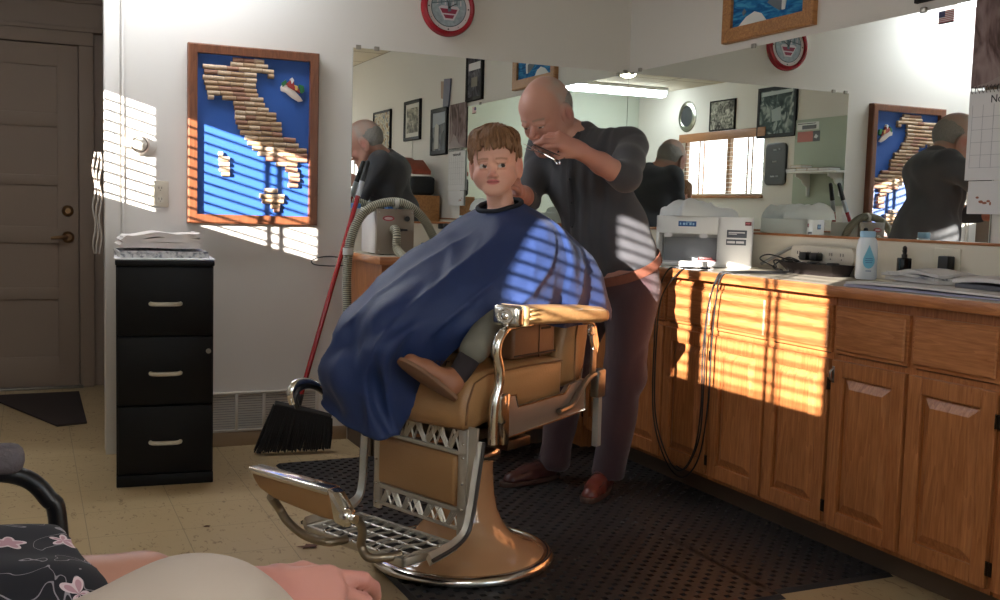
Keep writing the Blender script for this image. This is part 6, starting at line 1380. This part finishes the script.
# ================================================================ FOREGROUND: waiting chair, seated people
def waiting_chair(label, x, y, arms=True):
    wc = thing('waiting_chair', label, 'chair', (x, y, 0), 0)
    UPH = mat('grey_upholstery', (96, 90, 94), .9, bump=.3, bscale=160); BT = mat('black_tube', (20, 20, 22), .35)
    m = MB(); m.box((-.26, -.262, .375), (.275, .262, .475), .045, seg=4); m.build('seat', UPH, wc, 60)
    m = MB(); m.box((-.36, -.24, .50), (-.30, .24, .88), .025, seg=3); m.build('backrest', UPH, wc, 60)
    for s in ((1,) if arms else ()):
        m = MB(); yy = .286*s; m.tube(catmull([(-.26, yy, 0), (-.27, yy, .3), (-.27, yy, .60), (-.24, yy, .65), (-.1, yy, .655), (.08, yy, .655), (.18, yy, .642), (.225, yy, .60), (.243, yy, .54), (.255, yy, .2), (.26, yy, 0)], 6), .016, 12); m.build('arm_frame', BT, wc, 60)
        m = MB(); m.box((-.20, yy-.030, .648), (.19, yy+.030, .70), .022, seg=3); m.build('arm_pad', UPH, wc, 60)
    m = MB(); m.box((-.35, -.27, .35), (.22, .27, .375), .004); m.build('seat_frame', BT, wc)
    if not arms:
        for lx in (-.25, .18):
            for ly in (-.24, .24): m = MB(); m.cyl((lx, ly, 0), (lx, ly, .352), .014); m.build('leg', BT, wc)
    return wc
waiting_chair('grey upholstered waiting chair with black tube arms, lower left corner', -3.115, -3.20)
# child in a floral skirt: bare legs, mostly outside the frame
kd = thing('person', 'seated child in black floral skirt, bare thigh showing at the lower left', 'person', (-3.1, -3.2, .475), 0); ko = np.array([-3.1, -3.2, .475])
ks_ = SDF()
ks_.ell((-3.20, -3.22, .60), (.10, .13, .11), k=.04); ks_.ell((-3.22, -3.22, .76), (.085, .12, .13), k=.05); ks_.cap((-3.22, -3.22, .86), (-3.21, -3.22, .92), .045, .04, k=.03)
for y in (-3.16, -3.29):
    ks_.cap((-3.18, y, .555), (-2.77, y+.0, .54), .078, .060, k=.03); ks_.cap((-2.77, y, .54), (-2.73, y, .22), .052, .036, k=.03); ks_.cap((-2.73, y, .20), (-2.64, y, .15), .03, .022, k=.02)
for s in (-1, 1): ks_.cap((-3.22, -3.22+.13*s, .84), (-3.30, -3.22+.17*s, .68), .036, .030, k=.03); ks_.cap((-3.30, -3.22+.17*s, .68), (-3.16, -3.22+.15*s, .63), .028, .022, k=.02); ks_.ell((-3.13, -3.22+.15*s, .625), (.035, .022, .014), k=.02)
P, Fc = ks_.mesh(.008); ksk = lin((180, 132, 112)); kbl = lin((168, 104, 88)); T = plain_tint(ksk, kbl, .25, 14)(P)
Mk = frame_from((1, .2, -.1), (0, 0, 1), (-3.19, -3.22, 1.01)); hk = head_sdf(.82, True).xform(Mk); P2, F2 = hk.mesh(.004); T2 = face_tint(P2, Mk.inverted(), .82, ksk, kbl, lin((190, 110, 104)), lin((110, 80, 60)), child=True)
npmesh('body', np.concatenate([P, P2])-ko, np.concatenate([Fc, F2+len(P)]), SKIN, kd, np.concatenate([T, T2]))
hk = SDF(); hk.ell((-3.21, -3.225, 1.03), (.085, .078, .085), k=.01); hk.cap((-3.26, -3.23, 1.03), (-3.27, -3.23, .86), .05, .03, k=.03); P, Fc = hk.mesh(.006, disp=lambda X: .002*vnoise(X, 6, 120)); npmesh('hair', P-ko, Fc, mat('dark_brown_hair', (60, 42, 32), .6), kd)
sk = SDF(); sk.ell((-3.20, -3.22, .60), (.13, .17, .12), k=.04); sk.ell((-3.22, -3.22, .77), (.105, .145, .14), k=.06)
sk.cap((-3.12, -3.15, .565), (-2.90, -3.15, .56), .098, .092, k=.04); sk.cap((-3.12, -3.30, .565), (-2.90, -3.30, .56), .098, .092, k=.04); sk.cap((-3.05, -3.22, .585), (-2.89, -3.22, .565), .085, .075, k=.04)
class Skirt(SDF):
    def ev(s, X): d = super().ev(X); return np.maximum(d, (X[:, 0]+2.855)+.25*(X[:, 1]+3.2))
sk2 = Skirt(); sk2.p = sk.p; P, Fc = sk2.mesh(.007, disp=lambda X: .004*vnoise(X, 7, 30))
# floral print: voronoi petals and curling stems on black
fm = mat('floral_print', (22, 22, 30), .85); n, l, b = nodes(fm); tc = n.new('ShaderNodeTexCoord')
vo = n.new('ShaderNodeTexVoronoi'); vo.inputs['Scale'].default_value = 15; vo.inputs['Randomness'].default_value = .8; l.new(tc.outputs['Object'], vo.inputs[0])
sb = n.new('ShaderNodeVectorMath'); sb.operation = 'SUBTRACT'; l.new(tc.outputs['Object'], sb.inputs[0]); l.new(vo.outputs['Position'], sb.inputs[1])
sp = n.new('ShaderNodeSeparateXYZ'); l.new(sb.outputs[0], sp.inputs[0]); at = n.new('ShaderNodeMath'); at.operation = 'ARCTAN2'; l.new(sp.outputs[0], at.inputs[0]); l.new(sp.outputs[1], at.inputs[1])
m5 = n.new('ShaderNodeMath'); m5.operation = 'MULTIPLY'; m5.inputs[1].default_value = 5; l.new(at.outputs[0], m5.inputs[0]); cs = n.new('ShaderNodeMath'); cs.operation = 'COSINE'; l.new(m5.outputs[0], cs.inputs[0])
ra = n.new('ShaderNodeMath'); ra.operation = 'MULTIPLY_ADD'; ra.inputs[1].default_value = .07; ra.inputs[2].default_value = .25; l.new(cs.outputs[0], ra.inputs[0])
df = n.new('ShaderNodeMath'); df.operation = 'SUBTRACT'; l.new(vo.outputs['Distance'], df.inputs[0]); l.new(ra.outputs[0], df.inputs[1])
lt = n.new('ShaderNodeMath'); lt.operation = 'LESS_THAN'; lt.inputs[1].default_value = 0; l.new(df.outputs[0], lt.inputs[0])
ab_ = n.new('ShaderNodeMath'); ab_.operation = 'ABSOLUTE'; l.new(df.outputs[0], ab_.inputs[0]); ol = n.new('ShaderNodeMath'); ol.operation = 'LESS_THAN'; ol.inputs[1].default_value = .035; l.new(ab_.outputs[0], ol.inputs[0])
nz = n.new('ShaderNodeTexNoise'); nz.inputs['Scale'].default_value = 9; nz.inputs['Distortion'].default_value = 2.2; nz.inputs['Detail'].default_value = 1; l.new(tc.outputs['Object'], nz.inputs[0])
a1 = n.new('ShaderNodeMath'); a1.operation = 'SUBTRACT'; a1.inputs[1].default_value = .5; l.new(nz.outputs[0], a1.inputs[0]); a2 = n.new('ShaderNodeMath'); a2.operation = 'ABSOLUTE'; l.new(a1.outputs[0], a2.inputs[0]); a3 = n.new('ShaderNodeMath'); a3.operation = 'LESS_THAN'; a3.inputs[1].default_value = .009; l.new(a2.outputs[0], a3.inputs[0])
x1 = n.new('ShaderNodeMix'); x1.data_type = 'RGBA'; x1.inputs[6].default_value = srgb((22, 22, 30)); x1.inputs[7].default_value = srgb((140, 134, 140)); l.new(a3.outputs[0], x1.inputs[0])
x2 = n.new('ShaderNodeMix'); x2.data_type = 'RGBA'; l.new(lt.outputs[0], x2.inputs[0]); l.new(x1.outputs[2], x2.inputs[6]); x2.inputs[7].default_value = srgb((176, 136, 146))
x3 = n.new('ShaderNodeMix'); x3.data_type = 'RGBA'; l.new(ol.outputs[0], x3.inputs[0]); l.new(x2.outputs[2], x3.inputs[6]); x3.inputs[7].default_value = srgb((206, 186, 190)); l.new(x3.outputs[2], b.inputs['Base Color'])
npmesh('skirt', P-ko, Fc, fm, kd)
for y in (-3.16, -3.29): shoe((-2.755, y, .125), (-2.57, y, .125), kd, 'shoe', mat('pink_canvas', (190, 130, 140), .8), PAPER, off=tuple(ko))
kd.location.y -= .16; kd.location.z += .012
# nearer person: raised knee in beige trousers with a hand at its end
bp = thing('person', 'person with crossed legs in pale beige trousers, hand resting past the raised knee', 'person', (-3.0, -3.9, .47), 0); bo2 = np.array([-3.0, -3.9, .47])
bt2 = SDF(); kn = np.array([-2.765, -3.80, .640])
bt2.cap((-3.12, -4.02, .60), kn, .118, .118, k=.03); bt2.cap(kn, (-2.69, -3.79, .595), .11, .09, k=.03); bt2.cap((-2.70, -3.78, .60), (-2.56, -3.95, .33), .068, .058, k=.03)
bt2.cap((-3.12, -4.14, .56), (-2.62, -4.16, .50), .10, .075, k=.03); bt2.cap((-2.62, -4.16, .50), (-2.58, -4.16, .10), .07, .055, k=.03); bt2.ell((-3.16, -4.08, .60), (.14, .18, .13), k=.05)
P, Fc = bt2.mesh(.008, disp=lambda X: .002*vnoise(X, 15, 14)); npmesh('trousers', P-bo2, Fc, mat('pale_beige_twill', (176, 162, 148), .8, bump=.05, bscale=500), bp)
hn = hand_sdf(((.30, .50, .30), (.55, .75, .4), (.75, .9, .5), (.9, .9, .5)), sc=1.15, thumb=((.032, .034, -.012), (.064, .048, -.022), (.092, .048, -.030)))
hx = Vector((.95, .02, -.12)).normalized(); hz = Vector((.10, -.62, .78)); hz = (hz-hx*hz.dot(hx)).normalized(); hy = hz.cross(hx); Mq = Matrix((hx, hy, hz)).transposed().to_4x4(); Mq.translation = Vector((-2.69, -3.71, .675))
hn.xform(Mq); hn.cap((-2.69, -3.71, .675), (-2.96, -3.74, .61), .03, .04, k=.02); hn.cap((-2.96, -3.74, .61), (-3.14, -3.86, .84), .042, .048, k=.03)
P, Fc = hn.mesh(.0045); P = relax(P, Fc, 1, .3); psk = lin((190, 138, 124)); pbl = lin((180, 104, 96))
lg = SDF(); lg.cap((-2.58, -4.16, .16), (-2.58, -4.16, .06), .04, .04, k=.02); lg.cap((-2.57, -3.94, .36), (-2.53, -3.98, .26), .045, .036, k=.02); lg.cap((-3.1, -4.1, .6), (-2.9, -3.86, .64), .06, .05, k=.03); lg.cap((-3.1, -4.1, .6), (-3.10, -3.84, .86), .05, .04, k=.03); lg.cap((-2.9, -3.86, .64), (-2.57, -3.94, .36), .04, .04, k=.03); lg.cap((-3.1, -4.1, .58), (-2.62, -4.16, .50), .06, .045, k=.03); lg.cap((-2.62, -4.16, .5), (-2.58, -4.16, .1), .045, .04, k=.03)
P5, F5 = lg.mesh(.012)
npmesh('body', np.concatenate([P, P5])-bo2, np.concatenate([Fc, F5+len(P)]), SKIN, bp, np.concatenate([plain_tint(psk, pbl, .45, 45)(P), plain_tint(psk, pbl, .3)(P5)]))
slv = SDF(); slv.cap((-2.94, -3.73, .62), (-2.96, -3.74, .61), .044, .05, k=.02); slv.cap((-2.96, -3.74, .61), (-3.14, -3.86, .85), .054, .06, k=.03); P, Fc = slv.mesh(.007, disp=lambda X: .003*vnoise(X, 2, 40)); npmesh('sleeve', P-bo2, Fc, mat('dark_sleeve', (40, 40, 46), .9), bp)
shoe((-2.60, -4.16, .0), (-2.33, -4.16, .0), bp, 'shoe', mat('dark_brown_shoe', (60, 42, 34), .5), SOLE, off=tuple(bo2))
waiting_chair('grey waiting chair under the person in beige trousers, outside the photo', -3.115, -4.06, False)
